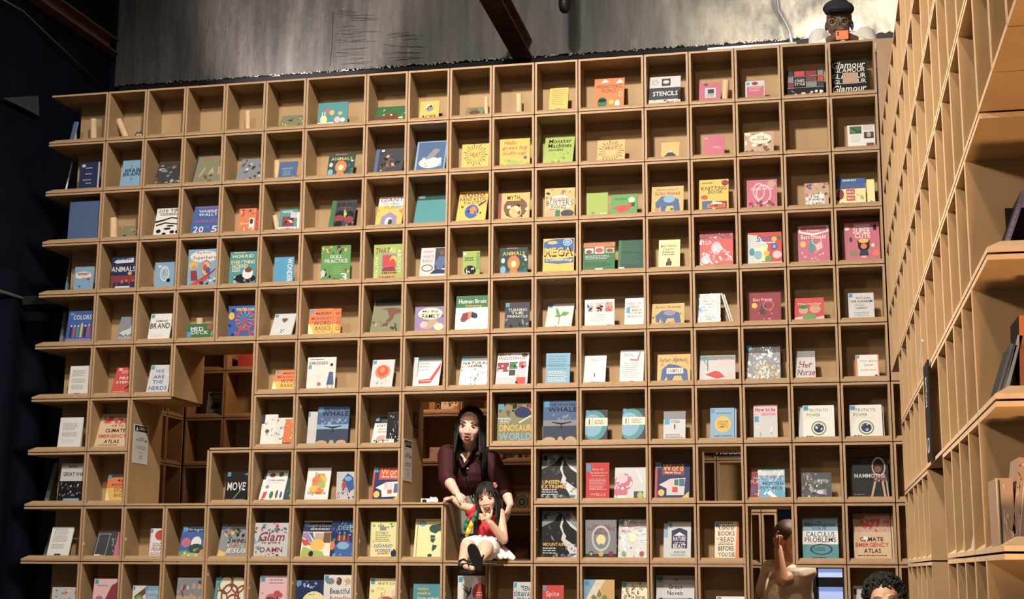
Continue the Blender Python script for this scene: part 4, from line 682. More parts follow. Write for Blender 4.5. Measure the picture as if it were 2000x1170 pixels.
for ln in lines:
    reg,row,xl,xr_,xt,yt,base,label,art=ln.split('|')
    rnd=random.Random(label)
    ox=500*int(reg[1]); oy={'A':0,'B':290,'C':570,'D':870}[reg[0]]; row=int(row)
    pxl=ox+float(xl)/3.9; pxr=ox+float(xr_)/3.9; pyt=oy+float(yt)/3.9
    z0=J(row+1)+G/2+T+.0005
    th=rnd.uniform(.007,.013)
    behind=any(k in label for k in ('behind','tucked','half hidden','partly covered')) and 'stack behind' not in label and 'standing behind' in label or 'half hidden' in label or 'tucked behind' in label or 'just behind' in label or 'behind the knitting' in label or 'behind the sweets' in label or 'beside the blue whale' in label
    yb=.055; 
    ymax=DEP-.002-th
    # foot just behind the lip, top leaning back towards the panel
    yb=.045; X0=solveX(pxl,yb,z0)
    if xt=='-' or pxl>1150:
        zt_=solveZ(pyt,X0+.04,.12); ytp=min(ymax,yb+.30*(zt_-z0))
    else:
        best=None
        for k in range(27):
            yy=.05+(ymax-.05)*k/26; e_=abs(proj((X0,yy,solveZ(pyt,X0+.04,yy)))[0]-(ox+float(xt)/3.9))
            if best is None or e_<best[0]: best=(e_,yy)
        ytp=best[1]
    ztop=solveZ(pyt,X0+.04,ytp)
    X1=solveX(pxr,yb,z0)
    xm=(X0+X1)/2
    i=max(k for k in range(19) if V[k]<=xm)
    lo_=V[i]+G/2+T+.001 if i else V[0]; hi_=V[i+1]-G/2-T-.001
    X0=max(X0,lo_); X1=min(X1,hi_)
    hh=math.hypot(ztop-z0,ytp-yb)
    lean=math.asin(min(.8,(ytp-yb)/hh))
    root=thing('book',label,'book',((X0+X1)/2,yb,z0),'books displayed face out in the shelf wall')
    if behind: root.location.y+=.016
    root.rotation_euler=(-lean,0,0)
    make_book(root,X1-X0,hh,th if hh>.05 else .006,base,art,rnd,WRAP if any(k in label for k in WRAPPED) else PRINT,.014)
# cardboard tubes, upright, leaning or lying
def tube_thing(p0,p1,r,label,col=CARD):
    p0,p1=Vector(p0),Vector(p1); t=thing('cardboard_tube',label,'tube',p0,'cardboard tubes left in the cubes'); n=16; L=(p1-p0).length; q=(p1-p0).to_track_quat('Z','Y')
    v=[];f=[]
    for rr,zz in ((r,0),(r,L),(r*.82,L),(r*.82,0)): v+=[(rr*math.cos(2*PI*k/n),rr*math.sin(2*PI*k/n),zz) for k in range(n)]
    for i in range(4):
        for k in range(n): a=(i%4)*n;b_=((i+1)%4)*n; f.append((a+k,a+(k+1)%n,b_+(k+1)%n,b_+k))
    o=link('tube_wall',mesh('tube_wall',v,f,col,smooth=False),t); o.rotation_euler=q.to_euler()
    return t
def shelf_pt(px,Y,row,dz=.0): z=J(row+1)+G/2+T+dz; return Vector((solveX(px,Y,z),Y,z))
def up_tube(px,pw,ptop,row,label,lean=0,Y=.12):
    a=shelf_pt(px,Y,row); z=solveZ(ptop,a.x,Y); r=pw/2/330; b=Vector((solveX(px+lean,Y,z),Y,z)); 
    if lean: a.z+=r*.5
    return tube_thing(a,b,r,label)
up_tube(183,15,233,0,'cardboard tube standing upright in the leftmost top cube')
up_tube(146,9,243,0,'short cardboard tube by the end of the top shelf',Y=.3)
up_tube(249,14,233,0,'cardboard tube tilted to the left in the top row',lean=-17)
up_tube(484,12,217,0,'lone cardboard tube in the fifth top cube')
up_tube(949.5,9,190,0,'thin cardboard tube beside a faded olive book, top row')
up_tube(1013.5,12.5,184,0,'cardboard tube alone left of the yellow text book')
up_tube(1414,14,158,0,'cardboard tube leaning right beside the dusty pink book',lean=4)
up_tube(222,16,426,2,'cardboard tube standing beside the low olive grey book')
up_tube(541,13,314,1,'cardboard tube behind the small slate blue paperback',Y=.165)
up_tube(544,12,421,2,'cardboard tube tilted left behind the teal book',lean=-7,Y=.15)
up_tube(390,15,622,4,'cardboard tube rising behind the green card deck box',Y=.175)
a=shelf_pt(606,.06,0,.014); b_=shelf_pt(650,.06,0,.014); tube_thing(a,b_,.013,'cardboard tube lying in front of the teal picture book')
a=shelf_pt(297,.07,0,.010); b_=shelf_pt(338,.07,0,.010); tube_thing(a,b_,.009,'slim cardboard tube lying flat in the third top cube')
# crumpled dark bag in the second top cube
b=MB(); c=shelf_pt(270,.12,0); random.seed(5); b.ell((0,0,.036),(.035,.03,.040),12,8)
b.v=[(x*random.uniform(.75,1.15),y*random.uniform(.8,1.1),max(.001,z*random.uniform(.8,1.15))) for x,y,z in b.v]
o=b.build('plastic_bag',mat('dark_plastic',(.07,.065,.06),.3,.5)); o.location=c; tag(o,'crumpled dark plastic bag beside the tilted tube, top row','bag')
# white rod leaning on the left shelf end and a roll of tape
a=shelf_pt(123,.30,1,.006); b_=Vector((solveX(139,.30,a.z+.15),.30,solveZ(317,a.x+.05,.30)))
b=MB(); b.tube([(0,0,0),b_-a],.006,10); o=b.build('white_rod',WHITEG); o.location=a; tag(o,'white rod leaning at the far left end of second shelf','rod')
b=MB(); n=20
for rr,yy in ((.022,0),(.022,.018),(.014,.018),(.014,0)): b.v+=[(rr*math.cos(2*PI*k/n),yy,.022+rr*math.sin(2*PI*k/n)) for k in range(n)]
for i in range(4):
    for k in range(n): b.f.append((i*n+k,i*n+(k+1)%n,((i+1)%4)*n+(k+1)%n,((i+1)%4)*n+k)); b.m.append(0)
o=b.build('tape_roll',PAPERM); o.location=shelf_pt(127,.12,1); tag(o,'grey tape roll lying at the left end of second shelf','tape')
def sheet(pa,pb,row,ptop,th,col,name,label,cat,depth=.17,Y=.26,top_dx=0):
    # thin board seen edge-on behind the back panel at the left end
    a=shelf_pt(pa,Y,row); X1=solveX(pb,Y,a.z); z=solveZ(ptop,a.x,Y); h=z-a.z; tx=solveX(pa+top_dx,Y,z)-a.x
    b=MB(); t=X1-a.x; b.add([(0,0,0),(t,0,0),(t,depth,0),(0,depth,0),(tx,0,h),(tx+t,0,h),(tx+t,depth,h),(tx,depth,h)],[(0,3,2,1),(4,5,6,7),(0,1,5,4),(1,2,6,5),(2,3,7,6),(3,0,4,7)])
    o=b.build(name,col); o.location=a; return tag(o,label,cat)
GLS=mat('grey_green_cover',(.16,.19,.19),.25,.5)
sheet(84,92,7,904,0,GLS,'leaning_book','thin grey green book leaning outside the crowd photo book','book',top_dx=22,depth=.14)
sheet(82,88,8,1040,0,GLS,'leaning_book','thin grey book leaning outside the lowest white paper book','book',top_dx=16,depth=.14)
sheet(124,128,3,500,0,GLS,'leaning_book','thin grey book leaning outside the white cloud book','book',top_dx=12,depth=.14)
sheet(113,119,4,610,0,GLS,'leaning_book','thin dark board leaning outside the coloured pencils book','book',top_dx=11,depth=.14)
# two white paperbacks leaning beside the grey one
for k in range(2):
    a=shelf_pt(1428+4.5*k+1,.09,4); zt=solveZ(573+2*k,a.x,.09); xt_=solveX(1409+4.5*k,.09,zt)
    t=thing('book',('white paperback leaning left against the grey plastic wrapped book','outer white paperback leaning left on its white neighbour')[k],'book',a,'books displayed face out in the shelf wall')
    w_=.011; h=zt-a.z; dx=xt_-a.x; ang=math.atan2(dx,h); L=math.hypot(dx,h)
    b=MB(); b.box((-w_/2,0,0),(-w_/2+.001,.10,L)); b.box((w_/2-.001,0,0),(w_/2,.10,L)); b.box((-w_/2,0,0),(w_/2,.001,L))
    link('cover',ink(mesh('cover',b.v,b.f,PRINT),[PAL['W']]*len(b.f)),t); b=MB(); b.box((-w_/2+.001,.001,.001),(w_/2-.001,.098,L-.001)); b.build('pages',PAPERM,t); t.rotation_euler=(0,ang,0); t.location.z+=.003
# black easel behind the small yellow book
a=shelf_pt(858,.16,0); b=MB(); b.box((-.02,0,0),(.02,.004,.085)); b.box((-.02,-.03,0),(.02,.0,.004)); o=b.build('book_stand',BLACK); o.location=a; tag(o,'small black book stand behind the yellow leaf book','stand')
# ---------------- notices, signs ----------------
def notice(X,pts,label,hdr,lines_,col='W',dark=False):
    # thin sheet on a passage side wall (plane x=X), photo corners top-near, bottom-far
    (xa,ya),(xb,yb_)=pts; A=atX(xa,ya,X); B=atX(xb,yb_,X); Y0,Y1=sorted((A.y,B.y)); Z1,Z0=max(A.z,B.z),min(A.z,B.z)
    t=thing('notice',label,'notice',(X,Y0,Z0)); w=Y1-Y0; h=Z1-Z0
    b=MB(); b.box((0,0,0),(w,.0012,h)); o=link('sheet',ink(mesh('sheet',b.v,b.f,PRINT),[PAL[col]]*6),t); o.rotation_euler=(0,0,PI/2)
    p=Print(w,h,-.0002); rnd=random.Random(3); p.run(hdr,rnd)
    for nm,v,f,c in (('cover_print',p.v,p.f,p.c),('lettering',p.tv,p.tf,p.tc)):
        if f: 
            q=link('printed_panel' if nm=='cover_print' else nm,ink(mesh(nm,v,f,PRINT),c),t); q.rotation_euler=(0,0,PI/2)
            q.location=(0,w/2,0)
    return t
# rotation +90 about z turns the sheet's front (-y) to +x
notice(V[2]+G/2+T+.0018,((262,827),(287,908)),'white caution notice on the left passage wall above the empty cubes',
 'r 8 82 92 97 K;p 14 84 30 84 22 95 W;t 62 90 52 8 W CAUTION;t 54 66 34 4 D PLEASE;t 54 60 76 5 D DO NOT CLIMB;l 20 90 44 3 3.5 1 A;t 54 28 30 3 A THANK YOU;o 54 17 8 4 e;o 54 17 5 2.5 W','')
notice(V[8]+G/2+T+.0018,((789,856),(804,942)),'white caution notice on the passage wall left of the woman',
 'r 8 82 92 97 K;p 14 84 30 84 22 95 W;t 62 90 52 8 W CAUTION;t 54 66 34 4 D PLEASE;t 54 60 76 5 D DO NOT CLIMB;l 20 90 44 3 3.5 1 A;t 54 28 30 3 A THANK YOU;o 54 17 8 4 e;o 54 17 5 2.5 W','')
notice(V[8]+G/2+T+.0018,((807,802),(817,857)),'narrow black framed notice beside the woman, above the caution sheet',
 'r 5 2 95 98 t;r 10 4 90 96 K;r 10 28 90 31 t;l 30 75 88 2 4 2 t;p 42 45 58 70 62 84 50 80 40 60 t;l 22 80 20 3 5 1.5 t','',col='K')
# black hanging banner between the fins of the right bookcase
A=atX(1808,760,XR-.006);B=atX(1824,900,XR-.006); y0,y1=sorted((A.y,B.y))
t=thing('shelf_banner','narrow black sign with white lettering hanging on the right bookcase','sign',(XR-.006,y1,J(8)+.01)); w=y1-y0; h=P*1.02
b=MB(); b.box((-.006,0,0),(0,-w,h)); b.v=[(x,y,z) for x,y,z in b.v]; b.build('panel',BLACK,t)
p=Print(w,h,-.0002); p.run('v 50 70 34 30 W FICTION;s 30 8 72 22 6 8 W,a;q 50 15 26 8 W',random.Random(2))
for v,f,c,nm in ((p.v,p.f,p.c,'printed_emblem'),(p.tv,p.tf,p.tc,'lettering')):
    q=link(nm,ink(mesh(nm,v,f,PRINT),c),t); q.rotation_euler=(0,0,-PI/2); q.location=(-.0068,-w/2,0)
# thin white rod leaning above it
a=atX(1795,733,XR-.01); c=atX(1802,665,XR-.01); b=MB(); b.tube([(0,0,0),c-a],.0035,8); o=b.build('white_stick',WHITEG); o.location=a; tag(o,'thin white stick leaning against the fins of right bookcase','stick')
# category sign seen through the single open cube
a=at(1411,891,YB-.02);c=at(1462,872,YB-.02)
t=thing('category_sign','black sign with white hobbies lettering seen through the small opening','sign',((a.x+c.x)/2,YB-.02,a.z)); w=c.x-a.x+.1; h=c.z-a.z+.05
b=MB(); b.box((-w/2,0,0),(w/2,.006,h)); b.build('panel',BLACK,t)
p=Print(w,h,-.0002); p.run('t 42 26 76 30 W HOBBIES',random.Random(2)); q=link('lettering',ink(mesh('lettering',p.tv,p.tf,PRINT),p.tc),t)
# ---------------- things in the rear bookcase ----------------
def rbook(px0,px1,py0,row,base,label,art='',Y=YB+.05,th=.01,lean=.18,frame=None):
    z0=J(row+1)+G/2+T+.0005; X0=solveX(px0,Y,z0);X1=solveX(px1,Y,z0); h=solveZ(py0,X0,Y+.05)-z0
    t=thing('book',label,'book',((X0+X1)/2,Y,z0),'books on the shelves behind the passage'); t.rotation_euler=(-lean,0,0)
    make_book(t,X1-X0,h,th,base,art,random.Random(label)); return t
rbook(402,430,765,5,'a','grey book with mountain photo inside the left opening','r 4 4 96 96 A;p 20 30 40 60 96 50 90 30 D;s 4 4 96 30 8 10 b,c,D;r 10 84 26 94 K;l 40 90 84 3 5 2 W')
for k in range(6): 
    t=rbook(464+6*k,470+6*k,693,4,'R','red spined book, %s in the row behind the left opening'%('first','second','third','fourth','fifth','sixth')[k],'r 20 88 80 92 O',th=.12,lean=0.0,Y=YB+.03)
rbook(849,893,782,5,'c','cream picture book with black disc above the woman','r 0 0 26 100 K;q 13 50 9 20 o;s 30 20 96 90 8 9 K,r,D;p 90 50 100 50 100 0 60 0 O')
rbook(838,866,874,6,'p','pale pink booklet behind the woman on the left','s 4 50 96 96 8 9 P,t,c')
rbook(985,1012,882,6,'t','tan book with dark scrawl right of the woman','p 10 60 50 10 90 40 50 4 K;s 4 4 40 60 4 9 c,b')
rbook(1020,1036,884,6,'p','pink small booklet in the rear cube under dinosaur world','o 50 50 30 26 r')
rbook(992,1037,948,7,'t','kraft brown book with green ring globe behind the girl','q 60 36 26 26 F;o 60 36 15 16 D;o 60 36 10 10 A;l 6 70 84 2 6 4 e;r 0 84 100 86 b')
rbook(988,1030,1043,8,'t','brown book with dripping dark top edge behind the girl','r 0 0 100 100 b;s 6 64 96 90 14 8 K,D;l 40 90 30 3 8 3 t')
t=thing('camera_toy','small white camera lying on the ledge left of the girl','camera',shelf_pt(834,.30,7,.001))
b=MB(); b.box((-.035,-.015,0),(.02,.015,.035)); b.build('body',WHITEG,t); b=MB(); b.tube([(-.01,-.015,.018),(-.01,-.035,.018)],.012,14); b.build('lens',BLACK,t); b=MB(); b.box((.022,-.012,.0),(.034,.012,.045)); b.build('grip',WHITEG,t)
t=thing('paper_bundle','crumpled cream paper on the ledge beside the small camera','paper',shelf_pt(849,.26,7,.001)); b=MB(); random.seed(8); b.ell((0,0,.018),(.022,.018,.02),10,7); b.v=[(x*random.uniform(.7,1.25),y,max(0,z*random.uniform(.7,1.3))) for x,y,z in b.v]; b.build('paper',PAPERM,t)
# small square labels stuck inside cubes of the lower rows
STK=PAPERM; 
for n_,(px,py,i) in enumerate(((164,1062,1),(246,1053,2),(406,1122,4),(487,1148,5),(572,1139,6),(588,794,6),(696,1160,7),(718,1058,7),(783,1155,8),(870,1160,9),(958,1160,10),(1049,1034,11))):
    a=atX(px,py,V[i]+G/2+T+.0004); 
    if not(.003<a.y<.19): a.y=.04
    b=MB(); b.box((0,-.008,-.009),(.0006,.008,.009)); o=b.build('price_sticker',STK); o.location=a
    tag(o,'tiny white square sticker in the cube side by the '+['worn dark grey book', 'red circle people book', 'sweet floral book', 'glam book', 'blue butterflies shelf', 'whale book on left', 'beautiful butterflies book', 'yellow green puzzle book', 'yellow dome book', 'farm animal book', 'hummingbird book', 'lower mountains book'][n_],'sticker','tiny stickers inside the lower cubes')
# heart shaped white mark on the climate atlas
# ---------------- near books on the right corner shelves ----------------
def slab(px_b,px_t,py_b,py_t,pw,row,cover,label,art='',Y=-4.80,dep=.16,th=None,face='K'):
    z0=J(row+1)+G/2+T+.001; a=Vector((solveX(px_b,Y,z0),Y,z0)); zt=solveZ(py_t,a.x,Y); xt2=solveX(px_t,Y,zt); h=zt-z0; dx=xt2-a.x
    ang=math.atan2(dx,h); L=math.hypot(dx,h); w_=pw*3.5/F*1.0
    t=thing('book',label,'book',a); t.rotation_euler=(0,ang,0)
    g=.0015; b=MB(); b.box((0,0,0),(w_,g,L)); b.box((0,g,0),(g,dep,L)); b.box((w_-g,g,0),(w_,dep,L))
    link('cover',ink(mesh('cover',b.v,b.f,PRINT),[PAL[cover]]*6+[PAL[face]]*12),t)
    b=MB(); b.box((g,g,.001),(w_-g,dep-.002,L-.002)); b.build('pages',PAPERM,t)
    if art:
        p=Print(w_,L,-.0002); p.run(art,random.Random(label))
        for nm,v,f,c in (('spine_print',p.v,p.f,p.c),('title_lettering',p.tv,p.tf,p.tc)):
            if f: q=link(nm,ink(mesh(nm,v,f,PRINT),c),t); q.location=(w_/2,0,0)
    return t
slab(1952,1996,474,372,10,6,'M','purple spined book leaning right on the near right shelf','v 50 45 40 70 a THE CAMP RIDER;r 0 0 100 6 P')
b=MB(); X=solveX(1966,-4.74,J(7)+.02); b.box((0,0,0),(.13,.003,.14)); o=b.build('black_board',BLACK); o.location=(X+.008,-4.70,J(7)+G/2+T+.001); tag(o,'black board standing behind the purple spined book','board')
slab(1944,1975,776,672,11,7,'A','grey book leaning right on the middle near right shelf','r 40 0 52 100 D;s 5 3 95 97 10 18 a,A',face='D')
slab(1958,1988,776,655,9,7,'a','paler grey book leaning on the grey one at right','r 80 0 100 100 K',face='K')
slab(1993,1990,690,616,30,7,'O','orange book edge at the right border above grey books','')
slab(1952,1944,1066,934,30,8,'t','cream plastic wrapped book standing on lowest near right shelf','r 14 3 24 97 E;s 30 3 98 97 16 16 c,W,t;r 0 0 6 100 c',face='t')
slab(1975,1990,1066,893,40,8,'t','tan wrapped book at the right border, lowest near shelf','s 3 3 30 97 16 10 W,a,b;r 30 0 34 100 W',face='t')
for k,(px,pt,pb,bs,lb) in enumerate(((1880,1022,1078,'g','green'),(1898,1032,1076,'a','white'))):
    # books inside the right-hand cubes, leaning back, seen edge-on
    yy=atX(px,1070,XR+.012).y+.03; z0=J(9)+G/2+T+LH*.35
    t=thing('book','%s book leaning inside a near cube of the right bookcase'%lb,'book',(XR+.012,yy,z0)); 
    t.rotation_euler=(0,0,-PI/2); h=.155
    sub=link('cover',ink((lambda b:(b.box((0,0,0),(.09,.004,h)),mesh('cover',b.v,b.f,PRINT))[1])(MB()),[PAL[bs]]*6),t); sub.rotation_euler=(-.22,0,0)
    sub=link('pages',(lambda b:(b.box((.002,.004,.002),(.088,.010,h-.002)),mesh('pages',b.v,b.f,PAPERM))[1])(MB()),t); sub.rotation_euler=(-.22,0,0)
# ---------------- glazed door behind the lower opening ----------------
dx0=at(1583,1140,1.15).x; dx1=at(1646,1140,1.15).x; D=thing('door_1','black steel framed glass door glowing bluish behind the lower right opening','door',(0,0,0)); struct(D)
zf=.28
zr=[at(1620,1109,1.15).z,at(1620,1137,1.15).z]
for nm,x0_,x1_,za,zb in (('stile',dx0,dx0+.05,zf,zr[0]+.03),('stile',dx1,dx1+.012,zf,zr[0]+.03)): board(D,nm,(x0_,1.14,za),(x1_,1.18,zb)).data.materials[0]=BLACK
for za,zb in ((zr[0]-.006,zr[0]+.03),(zr[1]-.03,zr[1]+.03),(.75,.79),(zf,zf+.05)): board(D,'rail',(dx0+.035,1.14,za),(dx1,1.18,zb)).data.materials[0]=BLACK
PANE=mat('daylit_frosted_glass',(.5,.6,.8),.2,.5,emit=((.30,.44,.92),.55))
for za,zb in ((zf+.05,.75),(.79,zr[1]-.03),(zr[1]+.03,zr[0]-.006)):
    m_=MB(); m_.box((dx0+.035,1.155,za),(dx1,1.165,zb)); m_.build('pane',PANE,D)
for o in D.children:
    if o.name.startswith(('stile','rail')): o.data.materials[1]=BLACK
# ---------------- people ----------------
def skinmat(name,col): 
    m=mat(name,col,.5,.4,var=.06,vscale=30); m.node_tree.nodes['Principled BSDF'].inputs['Subsurface Weight'].default_value=.12
    m.node_tree.nodes['Principled BSDF'].inputs['Subsurface Radius'].default_value=(.01,.004,.002); return m
SK1=skinmat('skin_light',(.66,.44,.35)); SK2=skinmat('skin_child',(.66,.42,.30)); SK3=skinmat('skin_brown',(.13,.078,.06)); SK4=skinmat('skin_warm',(.50,.26,.15)); SK5=skinmat('skin_boy',(.58,.34,.22))
HAIR=mat('black_hair',(.008,.007,.007),.4,.5,bump=.8,bscale=60,stretch=(6,6,.5)); HAIRB=mat('brown_hair',(.05,.025,.015),.4,.5,bump=.6,bscale=60,stretch=(4,4,.6))
EYEW=mat('eye_white',(.50,.46,.42),.4); IRIS=mat('dark_iris',(.01,.006,.004),.15); LIP=mat('lips',(.40,.12,.10),.5)
MAROON=mat('maroon_cloth',(.036,.003,.007),.75,.3,bump=.5,bscale=22,var=.25,vscale=9); RED=mat('red_cloth',(.48,.03,.04),.8,.3,bump=.5,bscale=30,var=.15,vscale=12)
WHITEC=mat('white_cloth',(.78,.75,.68),.85,.2,bump=.7,bscale=35,stretch=(3,3,.5)); BROW=mat('soft_brow',(.07,.045,.038),.8); BEIGE=mat('beige_cloth',(.74,.60,.48),.85,.2,bump=.5,bscale=20,stretch=(2,2,.6))
DENIM=mat('grey_green_cloth',(.20,.22,.19),.85,.2,bump=.3,bscale=30); BLKC=mat('black_cloth',(.01,.01,.012),.8,.2); RUBBER=mat('black_rubber',(.012,.012,.013),.7,.3,bump=.4,bscale=200)
YEL=mat('yellow_cloth',(.75,.50,.04),.8); GRN=mat('green_cloth',(.02,.16,.08),.8); ORG=mat('orange_case',(.80,.16,.03),.4)
def remesh(name,b,vox,mats,parent,smooth=3):
    me=mesh('tmp',b.v,b.f,mats); ob=bpy.data.objects.new('tmp',me); COL.objects.link(ob)
    m=ob.modifiers.new('r','REMESH'); m.mode='VOXEL'; m.voxel_size=vox; m.use_smooth_shade=True
    s=ob.modifiers.new('s','SMOOTH'); s.factor=.5; s.iterations=smooth
    bpy.context.view_layer.update(); e=ob.evaluated_get(bpy.context.evaluated_depsgraph_get()); nm=bpy.data.meshes.new_from_object(e); nm.name=name
    bpy.data.objects.remove(ob); nm.materials.clear(); nm.materials.append(mats)
    return link(name,nm,parent)
def limb(b,pts,rad,n=12):
    # capsule chain: swept tubes with round joints
    pts=[Vector(p) for p in pts]
    for i in range(len(pts)-1): b.tube([pts[i],pts[i+1]],[rad[i],rad[i+1]],n)
    for p,r in zip(pts,rad): b.ell(p,(r,r,r),n,8)
def head_prims(b,T_,s=1.0,nose=1.0,jaw=1.0):
    def e(c,r,rot=None): b.ell(T_@(Vector(c)*s),[q*s for q in r],16,11,(T_.to_3x3()@(rot or Matrix.Identity(3))))
    def l(a,c,ra,rc): limb(b,[T_@(Vector(a)*s),T_@(Vector(c)*s)],[ra*s,rc*s],10)
    e((0,.012,.035),(.074,.090,.080)); e((0,-.028,-.022),(.064,.058,.078)); e((0,-.036,-.070),(.040*jaw,.042,.040)); e((0,-.058,-.093),(.020*jaw,.018,.016))
    for q in (-1,1):
        e((q*.034,-.056,-.030),(.024,.022,.026)); e((q*.074,.008,-.012),(.010,.018,.030)); e((q*.030,-.071,.024),(.026,.012,.009)); e((q*.011,-.080-.013*nose,-.040),(.0085,.009,.007))
    l((0,-.078,.008),(0,-.080-.020*nose,-.036),.0080*nose,.0085+.003*nose)
    e((0,-.082,-.066),(.022,.010,.013))
def face_parts(T_,s,parent,open_=.0,smile=0,brow=HAIR,lipmat=LIP,eye=1.0):
    R3=T_.to_3x3()
    for q in (-1,1):
        b=MB(); b.ell(T_@(Vector((q*.031,-.0795,.003))*s),[.0125*s*eye,.0070*s,.0042*s*eye],12,8,R3); b.build('eye',EYEW,parent,True)
        b=MB(); b.ell(T_@(Vector((q*.031,-.0850,.003))*s),[.0052*s,.0032*s,.0042*s],10,7,R3); b.build('iris',IRIS,parent,True)
        b=MB(); limb(b,[T_@(Vector((q*.046,-.0790,.007))*s),T_@(Vector((q*.031,-.0860,.0095))*s),T_@(Vector((q*.018,-.0835,.004))*s)],[.0016*s,.0022*s,.0014*s],6); b.build('eyelash',IRIS,parent,True)
        b=MB(); limb(b,[T_@(Vector((q*.052,-.077,.026))*s),T_@(Vector((q*.036,-.086,.031))*s),T_@(Vector((q*.017,-.086,.026))*s)],[.0012*s,.0022*s,.0020*s],6); b.build('eyebrow',brow,parent,True)
    b=MB(); limb(b,[T_@(Vector((-.022,-.086,-.064+smile))*s),T_@(Vector((-.006,-.0945,-.060+open_*.4))*s),T_@(Vector((.006,-.0945,-.060+open_*.4))*s),T_@(Vector((.022,-.086,-.064+smile))*s)],[.0022*s,.0048*s,.0048*s,.0022*s],8); b.build('upper_lip',lipmat,parent,True)
    b=MB(); limb(b,[T_@(Vector((-.020,-.086,-.066+smile-open_*.2))*s),T_@(Vector((0,-.0935,-.0715-open_))*s),T_@(Vector((.020,-.086,-.066+smile-open_*.2))*s)],[.0022*s,.0055*s,.0022*s],8); b.build('lower_lip',lipmat,parent,True)
    if open_: b=MB(); b.ell(T_@(Vector((0,-.0900,-.066))*s),[.013*s,.004*s,.0045*s],10,7,R3); b.build('mouth_opening',IRIS,parent,True)
def hand(b,wrist,aim,palmn,s=1.0,curl=(.5,.5,.5,.5),thumb_side=1,spread=1.0,thumb_open=.6):
    # palm box + 5 fingers; aim: direction wrist->knuckles, palmn: direction the palm faces
    w=Vector(wrist); a=Vector(aim).normalized(); n=Vector(palmn); n=(n-a*n.dot(a)).normalized(); t=a.cross(n)*thumb_side
    K=w+a*.075*s; R3=Matrix((t,a,n)).transposed()
    b.ell(w+a*.042*s,(.037*s,.045*s,.016*s),12,8,R3)
    L=(.070,.078,.073,.058)
    for i in range(4):
        off=t*(.028-.0185*i)*s; p=w+a*.062*s+off; c=curl[i]; d=(a+t*(.10-.07*i)*spread).normalized(); pts=[p]; ang=0
        for k,fr in enumerate((.45,.32,.25)):
            ang+=c*(.9 if k==0 else 1.1); dd=(d*math.cos(ang)+n*math.sin(ang)); p=p+dd*L[i]*fr*s; pts.append(p)
        limb(b,[w+a*.035*s+off*.8]+pts,[.010*s,.0095*s,.0088*s,.0080*s,.0068*s],8)
    p0=w+a*.020*s+t*.022*s; d=(a*.75+t*thumb_open+n*.35).normalized(); p1=p0+d*.036*s; d2=(a*.95+t*thumb_open*.45+n*.35).normalized(); p2=p1+d2*.028*s; p3=p2+d2*.020*s
    limb(b,[w+a*.012*s,p0,p1,p2,p3],[.014*s,.014*s,.011*s,.0095*s,.0078*s],8)
def HT(pos,yaw=0,pitch=0,roll=0): return Matrix.Translation(pos)@Matrix.Rotation(yaw,4,'Z')@Matrix.Rotation(pitch,4,'X')@Matrix.Rotation(roll,4,'Y')
def strands(b,T_,s,n,z0,len_,rnd,cond,r=.006,wave=.004,fwd=0.0,inner=.088):
    for _ in range(n):
        th=rnd.uniform(0,2*PI)
        if not cond(th): continue
        x=math.cos(th); y=math.sin(th); rr=inner*rnd.uniform(.96,1.06)
        top=Vector((x*rr*.35,.012+y*rr*.35,.110)); mid=Vector((x*rr*.92,.016+y*rr,.045)); pts=[T_@(top*s),T_@(mid*s)]
        q=T_@(Vector((x*rr*.98,.020+y*rr*1.0,-.02))*s); L=len_*rnd.uniform(.85,1.05); ph=rnd.uniform(0,6)
        for k in range(5):
            f=k/4; pts.append(q+Vector((math.sin(ph+k)*wave*s+x*.01*f,-fwd*f,-L*f)))
        b.tube(pts,[r*s*.7,r*s,r*s*1.1,r*s*1.1,r*s*1.1,r*s,r*s*.4],6)
def faceat(px,py,Y,s=1.0): return at(px,py,Y-.088*s)+Vector((0,.088*s,0))
# ---- woman in maroon shirt leaning through the opening ----
def W(px,py,Y): return at(px,py,Y)
Wm=thing('person','woman with long black hair in maroon shirt leaning through the opening','person',(W(915,1000,.62).x,.70,.86))
def par(o): o.parent=Wm; o.matrix_parent_inverse=Wm.matrix_world.inverted(); return o
class Loc:      # keep children in world coordinates under an Empty at the figure's base
    def __init__(s,root): s.r=root; s.before=set(COL.objects)
    def done(s):
        off=s.r.location
        for o in s.r.children:
            if o.type=='MESH' and not o.get('_k'):
                o.location=-Vector(off); o['_k']=1
            if '_k' in o: del o['_k']
hw=faceat(911,830,.24); Th=HT(hw,yaw=.10,pitch=.10,roll=.07)
b=MB(); head_prims(b,Th,1.0,nose=.62,jaw=1.05)
nb_=W(916,893,.40); sl=W(874,888,.36); sr=W(957,896,.40); chest=W(917,925,.42); waist=W(925,985,.58); hip=W(925,1030,.66)
limb(b,[Th@Vector((0,.022,-.06)),nb_+Vector((0,.03,.015))],[.046,.050],14)
el=W(874,936,.26); wl=W(891,962,.055); er=W(985,952,.30); wr=W(996,985,.20)
limb(b,[sl,el,wl],[.050,.040,.024]); limb(b,[sr,er,wr],[.050,.040,.024])
limb(b,[nb_,chest,waist,hip],[.07,.12,.105,.12],16); b.ell((sl+sr)/2,(.15,.07,.06))
for q in (-1,1): limb(b,[hip+Vector((q*.07,0,-.05)),Vector((hip.x+q*.09,.68,1.30)),Vector((hip.x+q*.09,.72,.93)),Vector((hip.x+q*.09,.64,.89))],[.085,.055,.036,.036])
hand(b,wl,(.80,-.20,-.50),(-.3,.1,-1),.88,(.6,.65,.7,.7),thumb_side=-1)
hand(b,wr,(-.10,-.45,-.9),(-1,.2,.1),.9,(.25,.25,.3,.3),thumb_side=1)
remesh('body',b,.0045,SK1,Wm)
face_parts(Th,1.0,Wm,open_=.006,brow=BROW)
